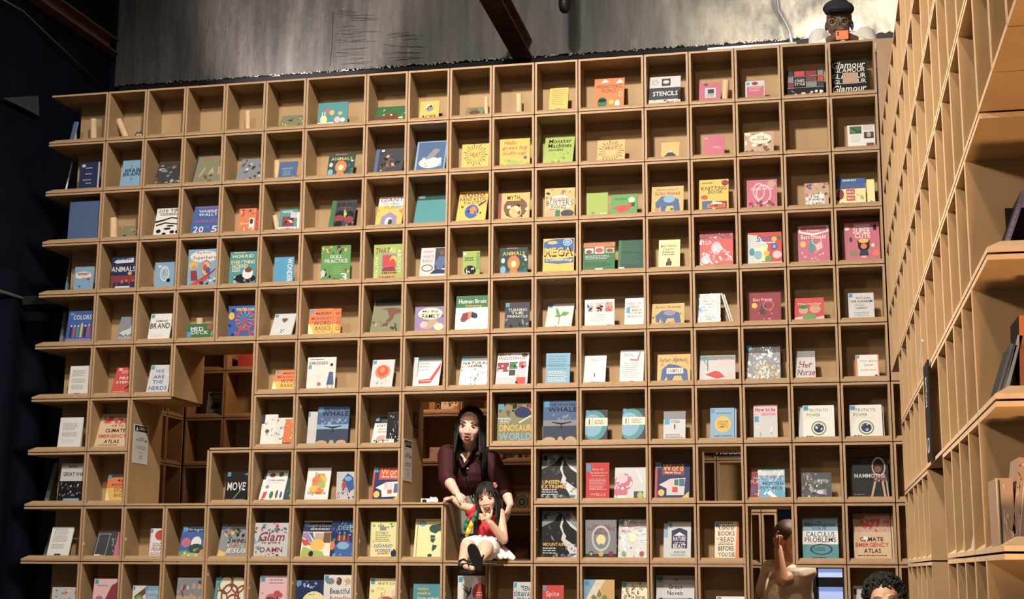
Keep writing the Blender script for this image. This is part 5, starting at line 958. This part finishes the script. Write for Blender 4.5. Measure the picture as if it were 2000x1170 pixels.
# shirt with rolled three-quarter sleeves
b=MB(); limb(b,[nb_+Vector((0,.02,-.055)),chest,waist,hip+Vector((0,0,.0))],[.085,.135,.125,.135],18); b.ell((sl+sr)/2+Vector((0,.01,-.015)),(.165,.085,.062),18,10)
limb(b,[sl,el+(sl-el)*.1,el,el+(wl-el)*.18],[.064,.056,.056,.050]); limb(b,[sr,er,er+(wr-er)*.30],[.064,.056,.050])
remesh('shirt',b,.006,MAROON,Wm)
for side in (-1,1):      # collar wings along the open neck
    b=MB(); A1=nb_+Vector((side*.055,-.075,.028)); A2=nb_+Vector((side*.004,-.152,-.070)); 
    limb(b,[nb_+Vector((side*.068,-.01,.035)),A1,A2],[.014,.014,.010],8); b.build('collar',MAROON,Wm,True)
b=MB(); b.add([nb_+Vector((-.045,-.098,.02)),nb_+Vector((.045,-.098,.02)),nb_+Vector((0,-.140,-.075)),nb_+Vector((-.045,-.06,.04)),nb_+Vector((.045,-.06,.04))],[(0,1,2),(0,3,4,1)]); b.build('neckline_skin',SK1,Wm)
for px,py,yy in ((914,888,.25),(913,915,.28),(916,943,.36)): b=MB(); b.ell(W(px,py,yy),(.0055,.004,.0055),10,6); b.build('shirt_button',WHITEG,Wm,True)
b=MB(); limb(b,[hip+Vector((0,0,.02)),hip+Vector((0,0,-.14)),Vector((hip.x,.68,1.22))],[.14,.15,.17],16); remesh('skirt',b,.008,DENIM,Wm)
b=MB(); limb(b,[sl+Vector((.03,-.01,.055)),W(903,895,.255),W(912,930,.27),W(924,972,.33)],[.005]*4,6); b.build('bag_strap',BLACK,Wm,True)
rnd=random.Random(1); b=MB(); b.ell(Th@Vector((0,.023,.048)),(.083,.089,.080),20,12,Th.to_3x3())
strands(b,Th,1.0,380,0,.27,rnd,lambda th:not(-2.75<((th+PI)%(2*PI)-PI)<-.40),r=.0085,wave=.004,fwd=.0,inner=.084)
# side locks framing the face
for q in (-1,1):
    for k in range(16):
        x=q*(.064+.0010*k); y=-.046+.006*k
        pts=[Th@Vector((q*.012,-.045+.004*k,.118)),Th@Vector((x*.72,y-.012,.088)),Th@Vector((x,y,.035)),Th@Vector((x*1.05,y+.005,-.04))]
        e_=pts[-1]; pts+=[e_+Vector((q*.006,-.015,-.06)),e_+Vector((q*.010,-.035,-.12)),e_+Vector((q*.006,-.04,-.16-.002*k))]; b.tube(pts,[.004,.006,.007,.007,.007,.006,.002],6)
b.build('hair',HAIR,Wm,True); Loc(Wm).done()
bag=thing('shoulder_bag','grey green cloth bag with black edge hanging at the womans side','bag',W(903,1045,.40))
b=MB(); q0=W(903,945,.40)-bag.location; q1=W(918,1045,.40)-bag.location; b.box((q0.x-.005,-.03,q1.z),(q1.x+.03,.03,q0.z)); remesh('pouch',b,.006,DENIM,bag,6)
b=MB(); b.box((q0.x-.035,-.028,q1.z-.01),(q0.x-.004,.028,q0.z-.04)); b.build('side_panel',BLKC,bag)
# ---- girl on the edge ----
seatz=J(9)+G/2+T
Gm=thing('person','small girl in red top and white skirt sitting in the opening','person',(W(945,1090,.12).x,.15,seatz))
s=.80; hg=faceat(946,973,.03,.8); Tg=HT(hg,yaw=.10,pitch=.05,roll=-.16)
b=MB(); head_prims(b,Tg,s,nose=.42,jaw=1.1)
n_=W(952,1001,.075); s1=W(927,996,.06); s2=W(976,1003,.08); ch=W(950,1030,.10); hp=Vector((W(952,1070,.16).x,.17,seatz+.075))
limb(b,[Tg@Vector((0,.016,-.055)),n_+Vector((0,.02,0))],[.034,.036],12)
limb(b,[n_+Vector((0,.02,-.02)),ch,hp],[.05,.068,.075],14); b.ell((s1+s2)/2+Vector((0,.01,-.01)),(.085,.042,.035))
e1=W(904,989,.03); w1=W(884,974,.025); limb(b,[s1,e1,w1],[.033,.025,.0185])
hand(b,w1,(-.80,-.60,-.06),(.1,-.25,-1),.70,(.95,1.0,1.05,1.05),thumb_side=1,spread=1.3)
e2=W(984,1054,.02); w2=W(957,1020,-.05); limb(b,[s2,e2,w2],[.033,.027,.0185])
# left hand: index pointing to the chin, thumb up, others folded
a=(W(948,1004,-.06)-w2).normalized(); nn=Vector((-.6,.75,0)); 
palm=w2+a*.030; b.ell(palm,(.024,.015,.030),12,8)
K0=w2+a*.045; limb(b,[palm,W(946,1003,-.075),W(942,996,-.080),W(939.5,990,-.080)],[.009,.0075,.0070,.0055],8)
limb(b,[w2+a*.012,W(959,1008,-.07),W(960.5,1000,-.07),W(961,996.5,-.07)],[.011,.0085,.0075,.006],8)
for k in range(3):
    p=palm+a*(.018-.010*k)+Vector((-.012,-.008,-.002)); q=p+Vector((-.020,-.010,.004-.006*k)); limb(b,[palm,p,q,q+Vector((.006,.012,-.008))],[.0095,.0085,.0080,.0070],8)
# legs: thighs forward over the edge, right shin hanging, left foot raised showing its sole
hL=hp+Vector((-.045,-.02,-.02)); kL=W(913,1068,-.14); aL=W(904,1096,-.18)
limb(b,[hL,kL,aL],[.062,.044,.027]); limb(b,[aL,W(912,1107,-.24),W(923,1111,-.28)],[.026,.022,.016])
for k in range(5): p=W(917+3.2*k,1107.5-.2*k,-.285); b.ell(p,(.0062,.010,.0055),8,6)
hR=hp+Vector((.05,-.02,-.02)); kR=W(948,1071,-.10); aR=W(935,1096,-.22)
limb(b,[hR,kR,W(946,1080,-.16),aR],[.064,.050,.042,.027]); limb(b,[aR,W(929,1083,-.27),W(926,1075,-.28)],[.028,.024,.017])
remesh('body',b,.0042,SK2,Gm)
face_parts(Tg,s,Gm,eye=1.1,brow=BROW); 
b=MB(); limb(b,[n_+Vector((0,.02,-.045)),ch,hp+Vector((0,0,.03))],[.062,.078,.088],16); b.ell((s1+s2)/2+Vector((0,.012,-.022)),(.094,.050,.038)); limb(b,[s1+Vector((.01,0,.002)),s1+Vector((-.018,-.004,-.012))],[.036,.040],12); remesh('top',b,.005,RED,Gm)
# patterned scarf-like trim on one side
for i,(m_,pts) in enumerate(((GRN,[(932,1000),(927,1012),(921,1024)]),(YEL,[(923,1018),(917,1032),(911,1046)]),(GRN,[(918,1010),(912,1022),(908,1034)]),(RED,[(925,1004),(918,1012),(914,1022)]),(WHITEC,[(930,1008),(934,1007),(936,1012)]))):
    b=MB(); limb(b,[W(x,y,.0) for x,y in pts],[.012,.017,.010],8); b.build('printed_flounce',m_,Gm,True)
# skirt cloth over the lap, flaring onto the ledge at the right
b=MB(); limb(b,[hp+Vector((0,0,.035)),hp+Vector((0,-.01,.0))],[.086,.105],18)
mL=hL+(kL-hL)*.72; mR=hR+(kR-hR)*.80
limb(b,[hp,mL],[.085,.066],14); limb(b,[hp,mR],[.085,.070],14)
for q,(x,y,yy) in enumerate(((1003,1090,.02),(996,1091,.10),(988,1090,-.02),(978,1088,-.05),(908,1082,.06))): 
    e_=W(x,y,yy); e_.z=max(e_.z,seatz+.012); limb(b,[hp+Vector((.03 if x>950 else -.03,0,.0)),e_],[.06,.013],10)
sk=remesh('skirt',b,.0045,WHITEC,Gm,5)
rnd=random.Random(4)
for v_ in sk.data.vertices:
    an=math.atan2(v_.co.y-hp.y,v_.co.x-hp.x); d_=math.hypot(v_.co.x-hp.x,v_.co.y-hp.y); k_=min(1,d_/.12)
    v_.co.z+=.005*k_*math.sin(an*26+2*math.sin(an*3)); v_.co.z=max(v_.co.z,seatz+.001)
# sandals
def sole(c,ax_len,ax_w,up,L_,W_,label):
    R3=Matrix((ax_w,ax_len,up)).transposed(); b=MB(); n=22; vv=[]
    for zz in (-.007,.007):
        for k in range(n):
            q=2*PI*k/n; y=math.sin(q)*L_/2; x=math.cos(q)*W_/2*(1+.16*math.sin(q)-.10*math.cos(2*q)); vv.append(c+R3@Vector((x,y,zz)))
    b.add(vv,[tuple(range(n))[::-1],tuple(range(n,2*n))]+[(k,(k+1)%n,n+(k+1)%n,n+k) for k in range(n)]); return b.build('sandal_sole',RUBBER,Gm)
up=Vector((.15,.93,.35)).normalized(); al=Vector((-.28,-.28,.92)); al=(al-up*al.dot(up)).normalized(); sole(W(929,1089,-.305),al,al.cross(up).normalized(),up,.165,.072,'')
al=(W(926,1111,-.30)-W(901,1108,-.16)).normalized(); up=Vector((0,-.3,1)); up=(up-al*up.dot(al)).normalized(); sole(W(912,1112,-.235)+Vector((0,0,-.012)),al,al.cross(up).normalized(),up,.165,.066,'')
b=MB()
for pts in ([(896,1105),(897,1096),(906,1092),(914,1098),(916,1106)],[(899,1109),(903,1102),(913,1101),(921,1105),(924,1111)]): limb(b,[W(x,y,-.20-.012*i*1.0-(.03 if y>1100 else 0)) for i,(x,y) in enumerate(pts)],[.006]*5,6)
limb(b,[W(944,1085,-.25),W(941,1094,-.235),W(935,1101,-.22)],[.006]*3,6); b.build('sandal_strap',RUBBER,Gm,True)
rnd=random.Random(2); b=MB(); b.ell(Tg@Vector((0,.018,.038)),(.064,.070,.066),20,12,Tg.to_3x3())
strands(b,Tg,s,330,0,.17,rnd,lambda th:not(-2.75<((th+PI)%(2*PI)-PI)<-.40),r=.0070,wave=.005,fwd=.0,inner=.078)
for q in (1,-1):
    for k in range(14 if q>0 else 9):
        x=q*(.064+.0012*k); y=-.045+.007*k; pts=[Tg@(Vector((q*.012,-.02,.115))*s),Tg@(Vector((x*.8,y,.07))*s),Tg@(Vector((x,y,.0))*s),Tg@(Vector((x*1.02,y,-.06))*s)]; e_=pts[-1]; pts+=[e_+Vector((q*.006,-.02,-.06)),e_+Vector((q*.002,-.03,-.125))]; b.tube(pts,[.004,.007,.008,.008,.007,.003],6)
for k in range(46):      # wispy fringe
    x=-.056+.0025*k+rnd.uniform(-.003,.003)
    if rnd.random()<.25: continue
    b.tube([Tg@(Vector((x*.3,-.03,.116))*s),Tg@(Vector((x*.85,-.076,.083))*s),Tg@(Vector((x,-.088-.006*(1-abs(x)/.06),.048))*s),Tg@(Vector((x*1.03,-.090,.030+rnd.uniform(0,.022)))*s)],[.002,.0024,.0020,.001],5)
b.build('hair',HAIR,Gm,True)
PK=mat('pink_plastic',(.75,.20,.22),.4); b=MB(); c=W(966,948,-.03); 
for dx,dz in ((0,0),(.006,.010),(.007,-.011),(.012,-.002),(-.004,.012)): b.ell(c+Vector((dx,0,dz)),(.006,.004,.006),8,6)
b.build('hair_clip',PK,Gm,True); Loc(Gm).done()
# ---- man with flat cap above ----
Mm=thing('person','man in dark flat cap and white shirt taking a photo from above','person',(at(1642,40,.62).x,.75,3.44))
hm=faceat(1639,36,.50,1.1); Tm=HT(hm,yaw=-.08,pitch=.22,roll=.04)
b=MB(); head_prims(b,Tm,1.08); nm_=at(1645,70,.60); a1=at(1600,76,.50); a2=at(1690,73,.50)
limb(b,[Tm@Vector((0,.02,-.06)),nm_+Vector((0,.02,-.03))],[.052,.058],12)
limb(b,[nm_+Vector((0,.05,-.06)),Vector((nm_.x,.75,4.40)),Vector((nm_.x,.85,4.15))],[.11,.14,.14],16)
top=H0+.004; ew1=Vector((a1.x-.02,.30,H0+.045)); ew2=Vector((a2.x+.02,.30,H0+.045)); h1=at(1634,70,.20); h2=at(1652,70,.20)
limb(b,[a1,ew1,h1],[.055,.042,.026]); limb(b,[a2,ew2,h2],[.055,.042,.026])
hand(b,h1,(.35,-.4,.8),(.8,.2,0),.75,(.9,.9,.9,.9),thumb_side=1); hand(b,h2,(-.35,-.4,.8),(-.8,.2,0),.75,(.9,.9,.9,.9),thumb_side=-1)
for q in (-1,1): limb(b,[Vector((nm_.x+q*.08,.90,4.10)),Vector((nm_.x+q*.09,.72,3.80)),Vector((nm_.x+q*.09,.86,3.50)),Vector((nm_.x+q*.09,.72,3.47))],[.08,.06,.04,.035])
remesh('body',b,.005,SK3,Mm); face_parts(Tm,1.08,Mm,eye=.85,lipmat=mat('brown_lips',(.16,.06,.05),.5))
b=MB(); limb(b,[nm_+Vector((0,.04,-.075)),Vector((nm_.x,.75,4.40)),Vector((nm_.x,.85,4.12))],[.125,.16,.15],18); b.ell((a1+a2)/2+Vector((0,.04,-.005)),(.180,.09,.062),18,10)
limb(b,[a1,ew1,ew1+(h1-ew1)*.45],[.068,.054,.045]); limb(b,[a2,ew2,ew2+(h2-ew2)*.45],[.068,.054,.045]); remesh('shirt',b,.007,WHITEC,Mm)
b=MB()
for q in (-1,1): limb(b,[Vector((nm_.x+q*.08,.88,4.10)),Vector((nm_.x+q*.09,.73,3.80)),Vector((nm_.x+q*.09,.86,3.52))],[.095,.075,.055])
remesh('trousers',b,.009,BLKC,Mm)
b=MB(); b.ell(Tm@Vector((-.022,.03,.118)),(.082,.095,.044),20,12,(Tm.to_3x3()@Matrix.Rotation(-.25,3,'Y'))); b.ell(Tm@Vector((0,.010,.094)),(.094,.108,.056),22,12,(Tm.to_3x3()@Matrix.Rotation(.18,3,'X'))); b.build('flat_cap',mat('grey_cap_wool',(.035,.035,.04),.95,.1,bump=.4,bscale=90),Mm,True)
b=MB(); b.ell(Tm@Vector((0,-.092,.074)),(.066,.038,.011),18,8,(Tm.to_3x3()@Matrix.Rotation(.30,3,'X'))); b.build('cap_peak',BLKC,Mm,True)
b=MB(); b.ell(Tm@(Vector((0,-.096,-.051))*1.08),(.032,.010,.010),14,8,Tm.to_3x3()); b.build('moustache',HAIR,Mm,True)
GOLD=mat('gold_wire',(.6,.45,.2),.3,metal=1)
for q in (-1,1):
    b=MB(); b.tube([Tm@(Vector((q*.033+.022*math.cos(2*PI*k/18),-.098,.003+.018*math.sin(2*PI*k/18)))*1.08) for k in range(19)],.0016,6); b.tube([Tm@(Vector((q*.055,-.097,.006))*1.08),Tm@(Vector((q*.078,0,.004))*1.08)],.0014,5); b.build('glasses',GOLD,Mm,True)
Loc(Mm).done()
ph=thing('phone','phone in an orange case held up by the man above','phone',at(1645,71,.165)); b=MB(); b.box((-.038,-.004,-.022),(.038,.004,.038)); o=b.build('case',ORG,ph); m=o.modifiers.new('b','BEVEL'); m.width=.004; m.segments=2
for dx,dz in ((-.024,.024),(-.024,.010)): b=MB(); b.ell((dx,-.005,dz),(.005,.002,.005),10,6); b.build('lens',BLACK,ph,True)
# ---- person in beige behind the lower opening ----
Bm=thing('person','person in beige blouse with raised hand behind the lower right opening','person',(at(1540,1100,.80).x,.85,.28))
hb=at(1545,1056,.80); Tb=HT(hb,yaw=.80,pitch=.12)
b=MB(); head_prims(b,Tb,.98); nb2=at(1552,1100,.84); q1=at(1506,1112,.90); q2=at(1574,1118,.76); tr=at(1540,1165,.86)
limb(b,[Tb@Vector((0,.02,-.06)),nb2],[.050,.055]); limb(b,[nb2+Vector((0,0,-.05)),tr,Vector((tr.x,.88,1.05))],[.10,.13,.13],16); b.ell((q1+q2)/2,(.13,.08,.05))
el2=at(1527,1134,.60); wr2=at(1520,1072,.64); limb(b,[q2,el2,wr2],[.050,.040,.026]); hand(b,wr2,(-.35,-.1,1),(1,.2,.1),.85,(.35,.9,.95,1.0),thumb_side=-1)
limb(b,[q1,Vector((q1.x-.04,.85,1.16)),Vector((q1.x-.02,.72,1.0))],[.046,.038,.026])
for q in (-1,1): limb(b,[Vector((tr.x+q*.07,.88,1.02)),Vector((tr.x+q*.08,.86,.66)),Vector((tr.x+q*.08,.88,.33)),Vector((tr.x+q*.08,.78,.31))],[.08,.055,.036,.033])
remesh('body',b,.005,SK4,Bm); face_parts(Tb,.98,Bm)
b=MB(); limb(b,[nb2+Vector((0,0,-.075)),tr,Vector((tr.x,.88,1.02))],[.115,.155,.165],18); b.ell((q1+q2)/2+Vector((0,0,-.012)),(.150,.095,.055),18,10); limb(b,[q2,q2+(el2-q2)*.45],[.066,.072]); limb(b,[q1,q1+Vector((-.03,-.03,-.12))],[.062,.066]); remesh('blouse',b,.006,BEIGE,Bm)
b=MB(); limb(b,[Vector((tr.x,.88,1.02)),Vector((tr.x,.88,.55))],[.16,.19],16); remesh('skirt',b,.01,BLKC,Bm)
rnd=random.Random(9); b=MB(); b.ell(Tb@Vector((0,.026,.046)),(.086,.094,.084),20,12,Tb.to_3x3());  b.ell(Tb@Vector((0,.112,-.005)),(.036,.03,.034)); b.build('hair',HAIRB,Bm,True)
b=MB(); limb(b,[q1+Vector((.04,-.05,.06)),at(1500,1130,.72),at(1490,1172,.70)],[.007]*3,6); b.build('bag_strap',BEIGE,Bm,True)
Loc(Bm).done()
# ---- curly haired visitor in front of the shelves ----
Cy=-.95; Cm=thing('person','person with curly black hair at the bottom right in front of shelves','person',(at(1733,1165,Cy).x,Cy,0))
hc=faceat(1731,1177,Cy); Tc=HT(hc,yaw=-.05,pitch=0,roll=-.10)
b=MB(); head_prims(b,Tc,1.0); n3=hc+Vector((0,.04,-.17)); limb(b,[Tc@Vector((0,.02,-.06)),n3],[.048,.052]); limb(b,[n3+Vector((0,.01,-.06)),n3+Vector((0,.03,-.30)),n3+Vector((0,.03,-.50))],[.10,.13,.125],16)
for q in (-1,1):
    S=n3+Vector((q*.155,.02,-.045)); limb(b,[S,S+Vector((q*.05,.02,-.27)),S+Vector((q*.04,-.06,-.50))],[.050,.038,.025]); hand(b,S+Vector((q*.04,-.06,-.50)),(0,-.1,-1),(-q,0,0),.9,(.3,.35,.4,.45),thumb_side=q)
    limb(b,[n3+Vector((q*.075,.03,-.52)),n3+Vector((q*.09,.03,-.95)),Vector((n3.x+q*.095,n3.y+.04,.07)),Vector((n3.x+q*.095,n3.y-.07,.03))],[.085,.058,.038,.030])
remesh('body',b,.006,SK5,Cm); face_parts(Tc,1.0,Cm,smile=.004)
b=MB(); limb(b,[n3+Vector((0,.01,-.07)),n3+Vector((0,.03,-.30)),n3+Vector((0,.03,-.52))],[.118,.150,.145],16); b.ell(n3+Vector((0,.02,-.06)),(.18,.09,.05))
for q in (-1,1): limb(b,[n3+Vector((q*.155,.02,-.045)),n3+Vector((q*.185,.03,-.18))],[.066,.066])
remesh('shirt',b,.008,MAROON,Cm)
b=MB()
for q in (-1,1): limb(b,[n3+Vector((q*.075,.03,-.52)),n3+Vector((q*.09,.03,-.95)),Vector((n3.x+q*.095,n3.y+.04,.10))],[.10,.075,.055])
remesh('trousers',b,.010,DENIM,Cm)
rnd=random.Random(12); b=MB(); b.ell(Tc@Vector((0,.030,.052)),(.090,.092,.080),20,12,Tc.to_3x3())
for k in range(420):
    th=rnd.uniform(0,2*PI); ph_=rnd.uniform(.05,1.75); x=math.sin(ph_)*math.cos(th); y=math.sin(ph_)*math.sin(th); z=math.cos(ph_)
    if y<-.50 and z<.38: continue
    c=Tc@Vector((x*.093,.026+y*.098,.045+z*.088)); r=rnd.uniform(.008,.016); ax=rnd.uniform(0,PI); pts=[c+Vector((r*math.cos(ax+t),rnd.uniform(-.002,.002)+r*.5*math.sin(t*1.3),r*math.sin(ax+t))) for t in (0,.9,1.8,2.7,3.6,4.5)]
    b.tube(pts,[.003,.005,.0055,.0055,.005,.002],5)
b.build('hair',HAIR,Cm,True); Loc(Cm).done()
